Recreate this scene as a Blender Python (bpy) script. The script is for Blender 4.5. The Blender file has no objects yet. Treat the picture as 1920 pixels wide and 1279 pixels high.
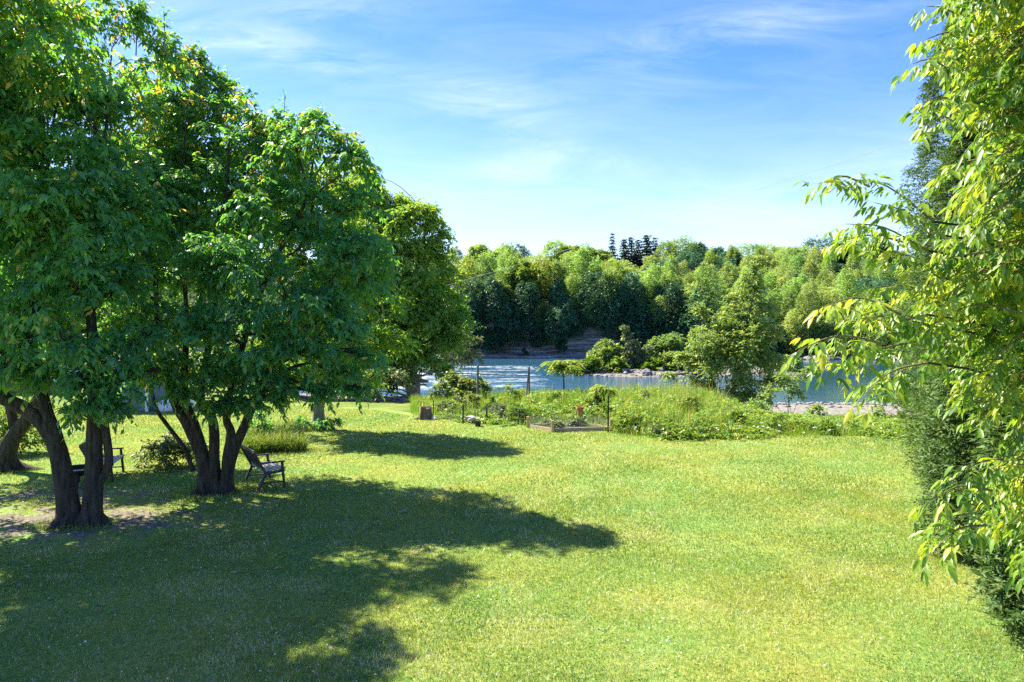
import bpy, math
import numpy as np
from mathutils import Vector

SC = bpy.context.scene
COL = SC.collection
RNG = np.random.default_rng(11)
FPX, HY, CAMZ = 1280.0, 615.0, 3.8
WATER_Z = -3.0
SUN_AZ = np.array([-0.85, 0.53])          # horizontal direction towards the sun
SUN_EL = 52.0


def at(px, py, Y):
    return np.array([(px - 960) / FPX * Y, Y, CAMZ - (py - HY) / FPX * Y])


def gat(px, py, z=0.0):
    Y = (CAMZ - z) * FPX / (py - HY)
    return np.array([(px - 960) / FPX * Y, Y, z])


def X_at(px, Y): return (px - 960) / FPX * Y


def nrm(v):
    return v / np.maximum(np.linalg.norm(v, axis=-1, keepdims=True), 1e-9)


# ------------------------------------------------------------------ tagging
def tag(o, label=None, cat=None, group=None, kind=None):
    if label: o['label'] = label
    if cat: o['category'] = cat
    if group: o['group'] = group
    if kind: o['kind'] = kind
    return o


def empty(name, loc, rz=0.0):
    o = bpy.data.objects.new(name, None)
    COL.objects.link(o)
    o.location = loc
    o.rotation_euler = (0, 0, rz)
    o.empty_display_size = 0.2
    return o


def thing(name, label, cat, loc, rz=0.0, group=None):
    return tag(empty(name, loc, rz), label, cat, group)


def mesh_np(name, V, F, mat, parent=None, base=None, tint=None, smooth=False, loc=None, mats=None, midx=None):
    """V (n,3), F (m,k); one mesh object.  base is subtracted (parts of an empty at base)."""
    V = np.asarray(V, dtype=np.float32)
    F = np.asarray(F, dtype=np.int32)
    if base is not None:
        V = V - np.asarray(base, dtype=np.float32)
    me = bpy.data.meshes.new(name)
    m, k = F.shape
    me.vertices.add(len(V)); me.vertices.foreach_set('co', V.ravel())
    me.loops.add(m * k); me.loops.foreach_set('vertex_index', F.ravel())
    me.polygons.add(m)
    me.polygons.foreach_set('loop_start', np.arange(0, m * k, k, dtype=np.int32))
    try:
        me.polygons.foreach_set('loop_total', np.full(m, k, dtype=np.int32))
    except Exception:
        pass
    if smooth:
        me.polygons.foreach_set('use_smooth', np.ones(m, dtype=bool))
    if tint is not None:
        a = me.attributes.new('tint', 'FLOAT', 'POINT')
        a.data.foreach_set('value', np.asarray(tint, dtype=np.float32))
    if mats:
        for mm in mats: me.materials.append(mm)
        me.polygons.foreach_set('material_index', np.asarray(midx, dtype=np.int32))
    else:
        me.materials.append(mat)
    me.update(calc_edges=True)
    o = bpy.data.objects.new(name, me)
    COL.objects.link(o)
    if parent is not None: o.parent = parent
    if loc is not None: o.location = loc
    return o


class MB:
    """collects boxes, bars and tubes, then links ONE mesh object"""
    def __init__(self):
        self.v = []; self.f = []

    def add(self, vs, fs):
        n = len(self.v)
        self.v += [tuple(map(float, p)) for p in vs]
        self.f += [tuple(int(i) + n for i in f) for f in fs]
        return self

    def box(self, c, s, rz=0.0):
        cx, cy, cz = c; sx, sy, sz = s[0] / 2, s[1] / 2, s[2] / 2
        ca, sa = math.cos(rz), math.sin(rz)
        vs = []
        for z in (-sz, sz):
            for x, y in ((-sx, -sy), (sx, -sy), (sx, sy), (-sx, sy)):
                vs.append((cx + x * ca - y * sa, cy + x * sa + y * ca, cz + z))
        return self.add(vs, [(3, 2, 1, 0), (4, 5, 6, 7), (0, 1, 5, 4), (1, 2, 6, 5), (2, 3, 7, 6), (3, 0, 4, 7)])

    def bar(self, p, q, w, h, up=(0, 0, 1)):
        p, q = np.array(p, float), np.array(q, float)
        d = nrm(q - p); up = np.array(up, float)
        if abs(d @ up) > 0.98: up = np.array((1.0, 0, 0))
        s = nrm(np.cross(d, up)); u = np.cross(s, d)
        vs = []
        for e in (p, q):
            for a, b in ((-1, -1), (1, -1), (1, 1), (-1, 1)):
                vs.append(e + s * a * w / 2 + u * b * h / 2)
        return self.add(vs, [(0, 1, 2, 3), (7, 6, 5, 4), (0, 4, 5, 1), (1, 5, 6, 2), (2, 6, 7, 3), (3, 7, 4, 0)])

    def tube(self, pts, rad, n=8):
        V, F = tube(pts, rad, n, wob=0)
        return self.add(V, F)

    def lathe(self, prof, n=20, c=(0, 0, 0)):
        vs = []
        for r, z in prof:
            for i in range(n):
                a = 2 * math.pi * i / n
                vs.append((c[0] + r * math.cos(a), c[1] + r * math.sin(a), c[2] + z))
        fs = []
        for k in range(len(prof) - 1):
            for i in range(n):
                j = (i + 1) % n
                fs.append((k * n + i, k * n + j, (k + 1) * n + j, (k + 1) * n + i))
        return self.add(vs, fs)

    def build(self, name, mat, parent=None, smooth=False, bevel=0.0):
        me = bpy.data.meshes.new(name)
        me.from_pydata(self.v, [], self.f)
        me.materials.append(mat)
        if smooth:
            for p in me.polygons: p.use_smooth = True
        me.update()
        o = bpy.data.objects.new(name, me)
        COL.objects.link(o)
        if parent is not None: o.parent = parent
        if bevel:
            b = o.modifiers.new('bevel', 'BEVEL'); b.width = bevel; b.segments = 2; b.limit_method = 'ANGLE'
        return o


def smooth_path(pts, rad, n):
    """Catmull-Rom resample of a path with radii"""
    P = np.array(pts, float); R = np.array(rad, float)
    if len(P) == 2:
        t = np.linspace(0, 1, n)[:, None]
        return P[0] * (1 - t) + P[1] * t, R[0] * (1 - t[:, 0]) + R[1] * t[:, 0]
    Pe = np.vstack([2 * P[0] - P[1], P, 2 * P[-1] - P[-2]])
    out, ro = [], []
    for u in np.linspace(0, len(P) - 1 - 1e-6, n):
        i = int(u); t = u - i
        p0, p1, p2, p3 = Pe[i], Pe[i + 1], Pe[i + 2], Pe[i + 3]
        out.append(0.5 * ((2 * p1) + (-p0 + p2) * t + (2 * p0 - 5 * p1 + 4 * p2 - p3) * t * t + (-p0 + 3 * p1 - 3 * p2 + p3) * t ** 3))
        ro.append(R[i] * (1 - t) + R[i + 1] * t)
    return np.array(out), np.array(ro)


def tube(pts, rad, n=8, wob=0.08, ridge=0.0):
    P = np.array(pts, float); R = np.array(rad, float)
    m = len(P)
    T = np.gradient(P, axis=0); T = nrm(T)
    ref = np.array((0.31, 0.17, 0.02)) if abs(T[0][2]) > 0.8 else np.array((0, 0, 1.0))
    V = []
    ph = RNG.uniform(0, 6.28, 3)
    for i in range(m):
        s = nrm(np.cross(T[i], ref)); u = np.cross(s, T[i])
        for k in range(n):
            a = 2 * math.pi * k / n
            w = 1 + wob * (math.sin(3 * a + ph[0] + i * .25) + .7 * math.sin(5 * a + ph[1] - i * .2)) + (RNG.uniform(-1, 1) * wob * .5 if wob else 0) + (ridge * (abs(math.sin(4.5 * a + .18 * i + ph[2])) + .6 * math.sin(13 * a - .3 * i)) if ridge else 0)
            V.append(P[i] + (s * math.cos(a) + u * math.sin(a)) * R[i] * w)
    F = []
    for i in range(m - 1):
        for k in range(n):
            j = (k + 1) % n
            F.append((i * n + k, i * n + j, (i + 1) * n + j, (i + 1) * n + k))
    # closed ends (fans written as degenerate-free quads are avoided: a centre vertex per end, doubled)
    return np.array(V), F


def join(parts):
    V, F, n = [], [], 0
    for v, f in parts:
        V.append(v); F.append(np.asarray(f) + n); n += len(v)
    return np.vstack(V), np.vstack(F)


# ------------------------------------------------------------------ noise (for geometry)
_perm = np.random.default_rng(5).random((256, 256))


def vnoise(x, y):
    x = np.asarray(x, float); y = np.asarray(y, float)
    xi, yi = np.floor(x).astype(int), np.floor(y).astype(int)
    fx, fy = x - xi, y - yi
    fx = fx * fx * (3 - 2 * fx); fy = fy * fy * (3 - 2 * fy)
    g = lambda a, b: _perm[a % 256, b % 256]
    return (g(xi, yi) * (1 - fx) + g(xi + 1, yi) * fx) * (1 - fy) + (g(xi, yi + 1) * (1 - fx) + g(xi + 1, yi + 1) * fx) * fy


def fbm(x, y, o=4):
    s, a, t = 0, 0.5, 0
    for i in range(o):
        s = s + a * vnoise(x * 2 ** i + 17.3 * i, y * 2 ** i - 9.1 * i); t += a; a *= .5
    return s / t


def sstep(a, b, x):
    t = np.clip((np.asarray(x, float) - a) / (b - a), 0, 1)
    return t * t * (3 - 2 * t)


# ------------------------------------------------------------------ materials
def new_mat(name):
    m = bpy.data.materials.new(name)
    m.use_nodes = True
    nt = m.node_tree
    nt.nodes.clear()
    out = nt.nodes.new('ShaderNodeOutputMaterial')
    return m, nt, out


def N(nt, typ, **kw):
    n = nt.nodes.new(typ)
    for k, v in kw.items():
        if k.startswith('i_'):
            n.inputs[k[2:].replace('_', ' ')].default_value = v
        else:
            setattr(n, k, v)
    return n


def ramp(nt, fac, stops):
    r = nt.nodes.new('ShaderNodeValToRGB')
    e = r.color_ramp.elements
    while len(e) < len(stops): e.new(0.5)
    for i, (p, c) in enumerate(stops):
        e[i].position = p; e[i].color = (*c, 1)
    nt.links.new(fac, r.inputs['Fac'])
    return r.outputs['Color']


def leaf_mat(name, stops, trans=(1.5, 1.5, .6), tfac=0.4, rough=0.45, spec=0.35, rnd=0.0):
    """leaf: tint attribute -> colour; light also passes through it"""
    m, nt, out = new_mat(name)
    L = nt.links.new
    a = N(nt, 'ShaderNodeAttribute', attribute_name='tint')
    c = ramp(nt, a.outputs['Fac'], stops)
    if rnd:
        oi = N(nt, 'ShaderNodeObjectInfo')
        mr = N(nt, 'ShaderNodeMapRange'); mr.inputs['To Min'].default_value = 1 - rnd; mr.inputs['To Max'].default_value = 1 + rnd
        L(oi.outputs['Random'], mr.inputs['Value'])
        hs = N(nt, 'ShaderNodeHueSaturation')
        m2 = N(nt, 'ShaderNodeMapRange'); m2.inputs['To Min'].default_value = .485; m2.inputs['To Max'].default_value = .512
        ml = N(nt, 'ShaderNodeMath', operation='MULTIPLY'); ml.inputs[1].default_value = 7.31
        fr = N(nt, 'ShaderNodeMath', operation='FRACT')
        L(oi.outputs['Random'], ml.inputs[0]); L(ml.outputs[0], fr.inputs[0]); L(fr.outputs[0], m2.inputs['Value'])
        L(m2.outputs[0], hs.inputs['Hue']); L(mr.outputs[0], hs.inputs['Value']); L(c, hs.inputs['Color'])
        c = hs.outputs['Color']
    p = N(nt, 'ShaderNodeBsdfPrincipled')
    p.inputs['Roughness'].default_value = rough
    p.inputs['Specular IOR Level'].default_value = spec
    L(c, p.inputs['Base Color'])
    t = N(nt, 'ShaderNodeBsdfTranslucent')
    mx = N(nt, 'ShaderNodeMix', data_type='RGBA', blend_type='MULTIPLY')
    mx.inputs[0].default_value = 1
    L(c, mx.inputs[6]); mx.inputs[7].default_value = (*trans, 1)
    L(mx.outputs[2], t.inputs['Color'])
    ms = N(nt, 'ShaderNodeMixShader'); ms.inputs[0].default_value = tfac
    L(p.outputs[0], ms.inputs[1]); L(t.outputs[0], ms.inputs[2])
    L(ms.outputs[0], out.inputs['Surface'])
    return m


def rough_mat(name, c1, c2, scale=4.0, rough=0.85, bump=0.3, stretch=(1, 1, 1), c3=None, metal=0.0, spec=0.3, detail=8, dist=0.05):
    m, nt, out = new_mat(name)
    L = nt.links.new
    tc = N(nt, 'ShaderNodeTexCoord')
    mp = N(nt, 'ShaderNodeMapping'); mp.inputs['Scale'].default_value = stretch
    L(tc.outputs['Object'], mp.inputs['Vector'])
    n1 = N(nt, 'ShaderNodeTexNoise'); n1.inputs['Scale'].default_value = scale; n1.inputs['Detail'].default_value = detail; n1.inputs['Roughness'].default_value = .65
    L(mp.outputs[0], n1.inputs['Vector'])
    st = [(0.3, c1), (0.7, c2)]
    if c3: st = [(0.28, c1), (0.5, c2), (0.72, c3)]
    c = ramp(nt, n1.outputs['Fac'], st)
    p = N(nt, 'ShaderNodeBsdfPrincipled')
    p.inputs['Roughness'].default_value = rough; p.inputs['Metallic'].default_value = metal
    p.inputs['Specular IOR Level'].default_value = spec
    L(c, p.inputs['Base Color'])
    if bump:
        b = N(nt, 'ShaderNodeBump'); b.inputs['Strength'].default_value = bump; b.inputs['Distance'].default_value = dist
        L(n1.outputs['Fac'], b.inputs['Height']); L(b.outputs[0], p.inputs['Normal'])
    L(p.outputs[0], out.inputs['Surface'])
    return m


M = {}
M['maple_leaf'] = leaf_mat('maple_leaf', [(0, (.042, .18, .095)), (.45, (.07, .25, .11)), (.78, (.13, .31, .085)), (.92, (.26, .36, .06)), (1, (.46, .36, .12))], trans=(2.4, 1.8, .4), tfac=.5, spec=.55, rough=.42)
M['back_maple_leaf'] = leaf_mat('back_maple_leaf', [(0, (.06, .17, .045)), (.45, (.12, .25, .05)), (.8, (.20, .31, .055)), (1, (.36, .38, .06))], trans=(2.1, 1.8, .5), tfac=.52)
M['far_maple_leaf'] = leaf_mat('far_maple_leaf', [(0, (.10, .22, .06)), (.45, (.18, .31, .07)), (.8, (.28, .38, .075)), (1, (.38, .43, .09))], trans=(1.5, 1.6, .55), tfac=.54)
M['ash_leaf'] = leaf_mat('ash_leaf', [(0, (.035, .105, .022)), (.4, (.12, .24, .034)), (.76, (.27, .38, .045)), (1, (.46, .46, .05))], trans=(1.65, 1.5, .5), tfac=.47, rough=.4, spec=.5)
M['cedar_leaf'] = leaf_mat('cedar_leaf', [(0, (.03, .07, .022)), (.5, (.07, .135, .035)), (.85, (.12, .19, .045)), (1, (.22, .18, .09))], trans=(1.5, 1.5, .6), tfac=.25, rough=.6)
M['forest_leaf'] = leaf_mat('forest_leaf', [(0, (.10, .22, .09)), (.5, (.18, .31, .115)), (1, (.28, .38, .13))], trans=(1.75, 1.5, .6), tfac=.58, rnd=.25)
M['pale_forest_leaf'] = leaf_mat('pale_forest_leaf', [(0, (.17, .28, .12)), (.5, (.25, .36, .14)), (1, (.34, .43, .16))], trans=(1.6, 1.4, .6), tfac=.58, rnd=.2)
M['gold_forest_leaf'] = leaf_mat('gold_forest_leaf', [(0, (.11, .23, .06)), (.5, (.21, .32, .075)), (1, (.42, .41, .05))], trans=(1.6, 1.4, .5), tfac=.5, rnd=.1)
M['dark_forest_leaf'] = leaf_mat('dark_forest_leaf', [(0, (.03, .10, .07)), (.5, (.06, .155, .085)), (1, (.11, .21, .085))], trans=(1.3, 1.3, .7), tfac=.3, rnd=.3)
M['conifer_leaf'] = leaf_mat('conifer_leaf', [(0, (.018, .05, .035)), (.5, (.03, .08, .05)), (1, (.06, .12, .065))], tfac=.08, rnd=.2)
M['poplar_leaf'] = leaf_mat('poplar_leaf', [(0, (.11, .21, .07)), (.5, (.20, .31, .09)), (.85, (.31, .39, .10)), (1, (.46, .42, .10))], trans=(1.6, 1.4, .6), tfac=.46, rough=.45, spec=.35)
M['willow_leaf'] = leaf_mat('willow_leaf', [(0, (.09, .13, .07)), (.5, (.16, .21, .10)), (1, (.26, .30, .15))], tfac=.35)
M['shrub_leaf'] = leaf_mat('shrub_leaf', [(0, (.05, .13, .025)), (.5, (.13, .24, .03)), (1, (.30, .34, .04))], trans=(1.5, 1.4, .5), tfac=.4)
M['pink_shrub_leaf'] = leaf_mat('pink_shrub_leaf', [(0, (.03, .08, .02)), (.35, (.10, .2, .03)), (.6, (.28, .34, .06)), (1, (.50, .36, .22))], trans=(1.3, 1.2, .7), tfac=.35)
M['pale_leaf'] = leaf_mat('pale_leaf', [(0, (.03, .08, .03)), (.5, (.09, .15, .05)), (.8, (.26, .30, .14)), (1, (.5, .5, .3))], trans=(1.4, 1.3, .7), tfac=.35)
M['lily_leaf'] = leaf_mat('lily_leaf', [(0, (.04, .10, .02)), (.5, (.12, .20, .04)), (1, (.34, .38, .10))], trans=(1.5, 1.4, .5), tfac=.4)
M['sumac_leaf'] = leaf_mat('sumac_leaf', [(0, (.10, .20, .03)), (.5, (.20, .30, .04)), (1, (.36, .40, .06))], trans=(1.4, 1.3, .5), tfac=.4)
M['lawn_blade'] = leaf_mat('lawn_blade', [(0, (.045, .17, .06)), (.4, (.15, .265, .062)), (.72, (.27, .325, .065)), (.86, (.38, .38, .13)), (1, (.68, .68, .60))], trans=(1.5, 1.35, .6), tfac=.38, rough=.4, spec=.35)
M['meadow_blade'] = leaf_mat('meadow_blade', [(0, (.06, .17, .03)), (.4, (.16, .30, .04)), (.7, (.27, .38, .055)), (.88, (.42, .40, .14)), (1, (.52, .44, .30))], trans=(1.5, 1.3, .5), tfac=.4)
M['weed_leaf'] = leaf_mat('weed_leaf', [(0, (.07, .19, .05)), (.45, (.17, .30, .055)), (.8, (.32, .41, .08)), (1, (.46, .44, .08))], trans=(1.5, 1.3, .5), tfac=.4)
M['flower'] = leaf_mat('flower', [(0, (.6, .6, .5)), (1, (.8, .8, .72))], trans=(1, 1, 1), tfac=.3)
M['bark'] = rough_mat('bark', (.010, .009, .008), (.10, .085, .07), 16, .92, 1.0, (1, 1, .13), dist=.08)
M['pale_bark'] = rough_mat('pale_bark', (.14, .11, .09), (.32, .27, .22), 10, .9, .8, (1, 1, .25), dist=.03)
M['far_bark'] = rough_mat('far_bark', (.07, .06, .05), (.2, .17, .14), 5, .9, .3)
M['twig'] = rough_mat('twig', (.10, .09, .04), (.2, .17, .08), 20, .8, .2)
M['bench_wood'] = rough_mat('bench_wood', (.02, .016, .02), (.055, .045, .052), 14, .55, .2, (1, 1, 1), spec=.5)
M['slat_wood'] = rough_mat('slat_wood', (.22, .20, .22), (.36, .33, .36), 12, .5, .2, spec=.5)
M['black_metal'] = rough_mat('black_metal', (.012, .011, .012), (.03, .026, .024), 20, .6, .1, metal=.3)
M['post_wood'] = rough_mat('post_wood', (.10, .08, .07), (.22, .18, .15), 12, .9, .4, (1, 1, .2))
M['bed_wood'] = rough_mat('bed_wood', (.28, .21, .14), (.50, .40, .28), 8, .85, .3, (1, 1, 4))
M['fresh_wood'] = rough_mat('fresh_wood', (.42, .28, .12), (.62, .44, .22), 8, .8, .2, (1, 1, .3))
M['soil'] = rough_mat('soil', (.03, .022, .018), (.09, .07, .055), 14, .95, .8)
M['black_plastic'] = rough_mat('black_plastic', (.010, .010, .011), (.018, .018, .02), 5, .45, .05)
M['terracotta'] = rough_mat('terracotta', (.40, .16, .07), (.52, .24, .11), 9, .85, .1)
M['sack'] = rough_mat('sack', (.30, .28, .26), (.50, .47, .44), 6, .8, .4)
M['shed_wall'] = rough_mat('shed_wall', (.10, .16, .18), (.16, .23, .25), 3, .8, .1, (1, 1, 6))
M['roofing'] = rough_mat('roofing', (.05, .05, .055), (.10, .10, .105), 9, .9, .4)
M['white_paint'] = rough_mat('white_paint', (.72, .72, .70), (.82, .82, .80), 5, .6, .05)
M['tarp'] = rough_mat('tarp', (.55, .55, .62), (.8, .8, .84), 3, .6, .4)
M['wire'] = rough_mat('wire', (.25, .25, .26), (.42, .42, .43), 5, .5, 0, metal=.4)
M['line_wire'] = rough_mat('line_wire', (.13, .13, .14), (.2, .2, .21), 5, .5, 0)
M['wire_dark'] = rough_mat('wire_dark', (.05, .05, .055), (.09, .09, .095), 5, .6, 0, metal=.3)
M['stone'] = rough_mat('stone', (.09, .085, .085), (.20, .185, .18), 3.5, .9, .7, c3=(.30, .28, .27))
M['stump'] = rough_mat('stump', (.06, .045, .035), (.20, .15, .11), 7, .95, .8, (1, 1, .3))


def cliff_material():
    m, nt, out = new_mat('cliff_rock'); L = nt.links.new
    tc = N(nt, 'ShaderNodeTexCoord')
    mp = N(nt, 'ShaderNodeMapping'); mp.inputs['Scale'].default_value = (.14, .14, 1.7)
    L(tc.outputs['Object'], mp.inputs['Vector'])
    n1 = N(nt, 'ShaderNodeTexNoise'); n1.inputs['Scale'].default_value = 1.2; n1.inputs['Detail'].default_value = 9; n1.inputs['Roughness'].default_value = .7
    L(mp.outputs[0], n1.inputs['Vector'])
    c = ramp(nt, n1.outputs['Fac'], [(.36, (.05, .05, .055)), (.5, (.20, .19, .19)), (.64, (.50, .47, .46))])
    p = N(nt, 'ShaderNodeBsdfPrincipled'); p.inputs['Roughness'].default_value = .92
    L(c, p.inputs['Base Color'])
    b = N(nt, 'ShaderNodeBump'); b.inputs['Strength'].default_value = .9; b.inputs['Distance'].default_value = .5
    L(n1.outputs['Fac'], b.inputs['Height']); L(b.outputs[0], p.inputs['Normal'])
    L(p.outputs[0], out.inputs['Surface'])
    return m


def ground_material():
    """grass and earth above, gravel and sand by the water, leaf mould under the far trees"""
    m, nt, out = new_mat('ground_cover'); L = nt.links.new
    g = N(nt, 'ShaderNodeNewGeometry')
    sx = N(nt, 'ShaderNodeSeparateXYZ'); L(g.outputs['Position'], sx.inputs[0])
    n1 = N(nt, 'ShaderNodeTexNoise'); n1.inputs['Scale'].default_value = .6; n1.inputs['Detail'].default_value = 8
    L(g.outputs['Position'], n1.inputs['Vector'])
    n2 = N(nt, 'ShaderNodeTexNoise'); n2.inputs['Scale'].default_value = 2.2; n2.inputs['Detail'].default_value = 10; n2.inputs['Roughness'].default_value = .7
    L(g.outputs['Position'], n2.inputs['Vector'])
    green = ramp(nt, n1.outputs['Fac'], [(.3, (.06, .11, .02)), (.5, (.12, .17, .03)), (.7, (.19, .20, .05))])
    grav = ramp(nt, n2.outputs['Fac'], [(.3, (.085, .08, .07)), (.5, (.19, .175, .155)), (.7, (.30, .28, .25))])
    ad = N(nt, 'ShaderNodeMath', operation='MULTIPLY_ADD'); ad.inputs[1].default_value = .9; L(n1.outputs['Fac'], ad.inputs[0]); L(sx.outputs['Z'], ad.inputs[2])
    mr = N(nt, 'ShaderNodeMapRange'); mr.inputs['From Min'].default_value = -1.75; mr.inputs['From Max'].default_value = -1.25
    L(ad.outputs[0], mr.inputs['Value'])
    mx = N(nt, 'ShaderNodeMix', data_type='RGBA'); L(mr.outputs[0], mx.inputs[0]); L(grav, mx.inputs[6]); L(green, mx.inputs[7])
    far = N(nt, 'ShaderNodeMapRange'); far.inputs['From Min'].default_value = 120; far.inputs['From Max'].default_value = 150
    L(sx.outputs['Y'], far.inputs['Value'])
    mul = N(nt, 'ShaderNodeMath', operation='MULTIPLY'); L(far.outputs[0], mul.inputs[0]); L(mr.outputs[0], mul.inputs[1])
    mx2 = N(nt, 'ShaderNodeMix', data_type='RGBA'); L(mul.outputs[0], mx2.inputs[0]); L(mx.outputs[2], mx2.inputs[6]); mx2.inputs[7].default_value = (.03, .05, .02, 1)
    p = N(nt, 'ShaderNodeBsdfPrincipled'); p.inputs['Roughness'].default_value = .95; p.inputs['Specular IOR Level'].default_value = .15
    L(mx2.outputs[2], p.inputs['Base Color'])
    b = N(nt, 'ShaderNodeBump'); b.inputs['Strength'].default_value = .6; b.inputs['Distance'].default_value = .15
    L(n2.outputs['Fac'], b.inputs['Height']); L(b.outputs[0], p.inputs['Normal'])
    L(p.outputs[0], out.inputs['Surface'])
    return m


def lawn_material():
    m, nt, out = new_mat('lawn_turf'); L = nt.links.new
    g = N(nt, 'ShaderNodeNewGeometry')
    n1 = N(nt, 'ShaderNodeTexNoise'); n1.inputs['Scale'].default_value = .45; n1.inputs['Detail'].default_value = 5
    n2 = N(nt, 'ShaderNodeTexNoise'); n2.inputs['Scale'].default_value = 14; n2.inputs['Detail'].default_value = 8; n2.inputs['Roughness'].default_value = .7
    for n in (n1, n2): L(g.outputs['Position'], n.inputs['Vector'])
    c1 = ramp(nt, n2.outputs['Fac'], [(.28, (.05, .15, .045)), (.5, (.15, .24, .052)), (.72, (.27, .31, .08))])
    c2 = ramp(nt, n2.outputs['Fac'], [(.28, (.10, .14, .035)), (.5, (.22, .25, .05)), (.72, (.37, .34, .10))])
    mr = N(nt, 'ShaderNodeMapRange'); mr.inputs['From Min'].default_value = .4; mr.inputs['From Max'].default_value = .62
    L(n1.outputs['Fac'], mr.inputs['Value'])
    mx = N(nt, 'ShaderNodeMix', data_type='RGBA'); L(mr.outputs[0], mx.inputs[0]); L(c1, mx.inputs[6]); L(c2, mx.inputs[7])
    # worn earth and old leaf litter round the two multi-stemmed trees
    a = N(nt, 'ShaderNodeAttribute', attribute_name='tint')
    ea = ramp(nt, n2.outputs['Fac'], [(.3, (.06, .05, .04)), (.5, (.16, .135, .11)), (.7, (.28, .25, .21))])
    n3 = N(nt, 'ShaderNodeTexNoise'); n3.inputs['Scale'].default_value = 2.1; n3.inputs['Detail'].default_value = 7
    L(g.outputs['Position'], n3.inputs['Vector'])
    sm = N(nt, 'ShaderNodeMath', operation='MULTIPLY_ADD'); sm.inputs[1].default_value = 1.0; L(n3.outputs['Fac'], sm.inputs[0]); L(a.outputs['Fac'], sm.inputs[2])
    m3 = N(nt, 'ShaderNodeMapRange'); m3.inputs['From Min'].default_value = .95; m3.inputs['From Max'].default_value = 1.12
    L(sm.outputs[0], m3.inputs['Value'])
    mx2 = N(nt, 'ShaderNodeMix', data_type='RGBA'); L(m3.outputs[0], mx2.inputs[0]); L(mx.outputs[2], mx2.inputs[6]); L(ea, mx2.inputs[7])
    p = N(nt, 'ShaderNodeBsdfPrincipled'); p.inputs['Roughness'].default_value = .9; p.inputs['Specular IOR Level'].default_value = .1
    L(mx2.outputs[2], p.inputs['Base Color'])
    b = N(nt, 'ShaderNodeBump'); b.inputs['Strength'].default_value = .8; b.inputs['Distance'].default_value = .03
    L(n2.outputs['Fac'], b.inputs['Height']); L(b.outputs[0], p.inputs['Normal'])
    L(p.outputs[0], out.inputs['Surface'])
    return m


def river_material():
    m, nt, out = new_mat('river_water'); L = nt.links.new
    g = N(nt, 'ShaderNodeNewGeometry')
    mp = N(nt, 'ShaderNodeMapping'); mp.inputs['Scale'].default_value = (.45, 1.3, 1)
    L(g.outputs['Position'], mp.inputs['Vector'])
    n1 = N(nt, 'ShaderNodeTexNoise'); n1.inputs['Scale'].default_value = .9; n1.inputs['Detail'].default_value = 6; n1.inputs['Roughness'].default_value = .6
    L(mp.outputs[0], n1.inputs['Vector'])
    mp2 = N(nt, 'ShaderNodeMapping'); mp2.inputs['Scale'].default_value = (.9, 2.4, 1); L(g.outputs['Position'], mp2.inputs['Vector'])
    n2 = N(nt, 'ShaderNodeTexNoise'); n2.inputs['Scale'].default_value = 1.3; n2.inputs['Detail'].default_value = 9; n2.inputs['Roughness'].default_value = .72
    L(mp2.outputs[0], n2.inputs['Vector'])
    a = N(nt, 'ShaderNodeAttribute', attribute_name='tint')
    sm = N(nt, 'ShaderNodeMath', operation='MULTIPLY_ADD'); sm.inputs[1].default_value = 1.0; L(n2.outputs['Fac'], sm.inputs[0]); L(a.outputs['Fac'], sm.inputs[2])
    mr = N(nt, 'ShaderNodeMapRange'); mr.inputs['From Min'].default_value = .96; mr.inputs['From Max'].default_value = 1.22
    L(sm.outputs[0], mr.inputs['Value'])
    p = N(nt, 'ShaderNodeBsdfPrincipled'); p.inputs['Base Color'].default_value = (.022, .075, .13, 1); p.inputs['Roughness'].default_value = .08; p.inputs['IOR'].default_value = 1.33
    b = N(nt, 'ShaderNodeBump'); b.inputs['Strength'].default_value = .42; b.inputs['Distance'].default_value = .2
    L(n1.outputs['Fac'], b.inputs['Height']); L(b.outputs[0], p.inputs['Normal'])
    sx = N(nt, 'ShaderNodeSeparateXYZ'); L(g.outputs['Position'], sx.inputs[0])
    st = N(nt, 'ShaderNodeMapRange'); st.inputs['From Min'].default_value = 14; st.inputs['From Max'].default_value = 32; st.inputs['To Min'].default_value = .8; st.inputs['To Max'].default_value = .09
    L(sx.outputs['X'], st.inputs['Value']); L(st.outputs[0], b.inputs['Strength'])
    d = N(nt, 'ShaderNodeBsdfPrincipled'); d.inputs['Base Color'].default_value = (.38, .42, .46, 1); d.inputs['Roughness'].default_value = .8
    b2 = N(nt, 'ShaderNodeBump'); b2.inputs['Strength'].default_value = .8; b2.inputs['Distance'].default_value = .2
    L(n2.outputs['Fac'], b2.inputs['Height']); L(b2.outputs[0], d.inputs['Normal'])
    ms = N(nt, 'ShaderNodeMixShader'); L(mr.outputs[0], ms.inputs[0]); L(p.outputs[0], ms.inputs[1]); L(d.outputs[0], ms.inputs[2])
    L(ms.outputs[0], out.inputs['Surface'])
    return m


# ------------------------------------------------------------------ foliage builders
def leaf_quads(P, D, L, W, tint, rng, roll=0.5):
    """one folded quad per leaf: base P, direction D, length L, width W"""
    n = len(P)
    up = np.tile([0, 0, 1.0], (n, 1)) + rng.normal(0, roll, (n, 3))
    S = nrm(np.cross(D, up)); U = np.cross(S, D)
    L = L[:, None]; W = W[:, None]
    mid = P + D * L * .42
    V = np.empty((n, 4, 3))
    V[:, 0] = P
    V[:, 1] = mid + S * W * .5 + U * W * .12
    V[:, 2] = P + D * L - U * L * .10
    V[:, 3] = mid - S * W * .5 + U * W * .12
    F = np.arange(n * 4).reshape(n, 4)
    return V.reshape(-1, 3), F, np.repeat(tint, 4)


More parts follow.
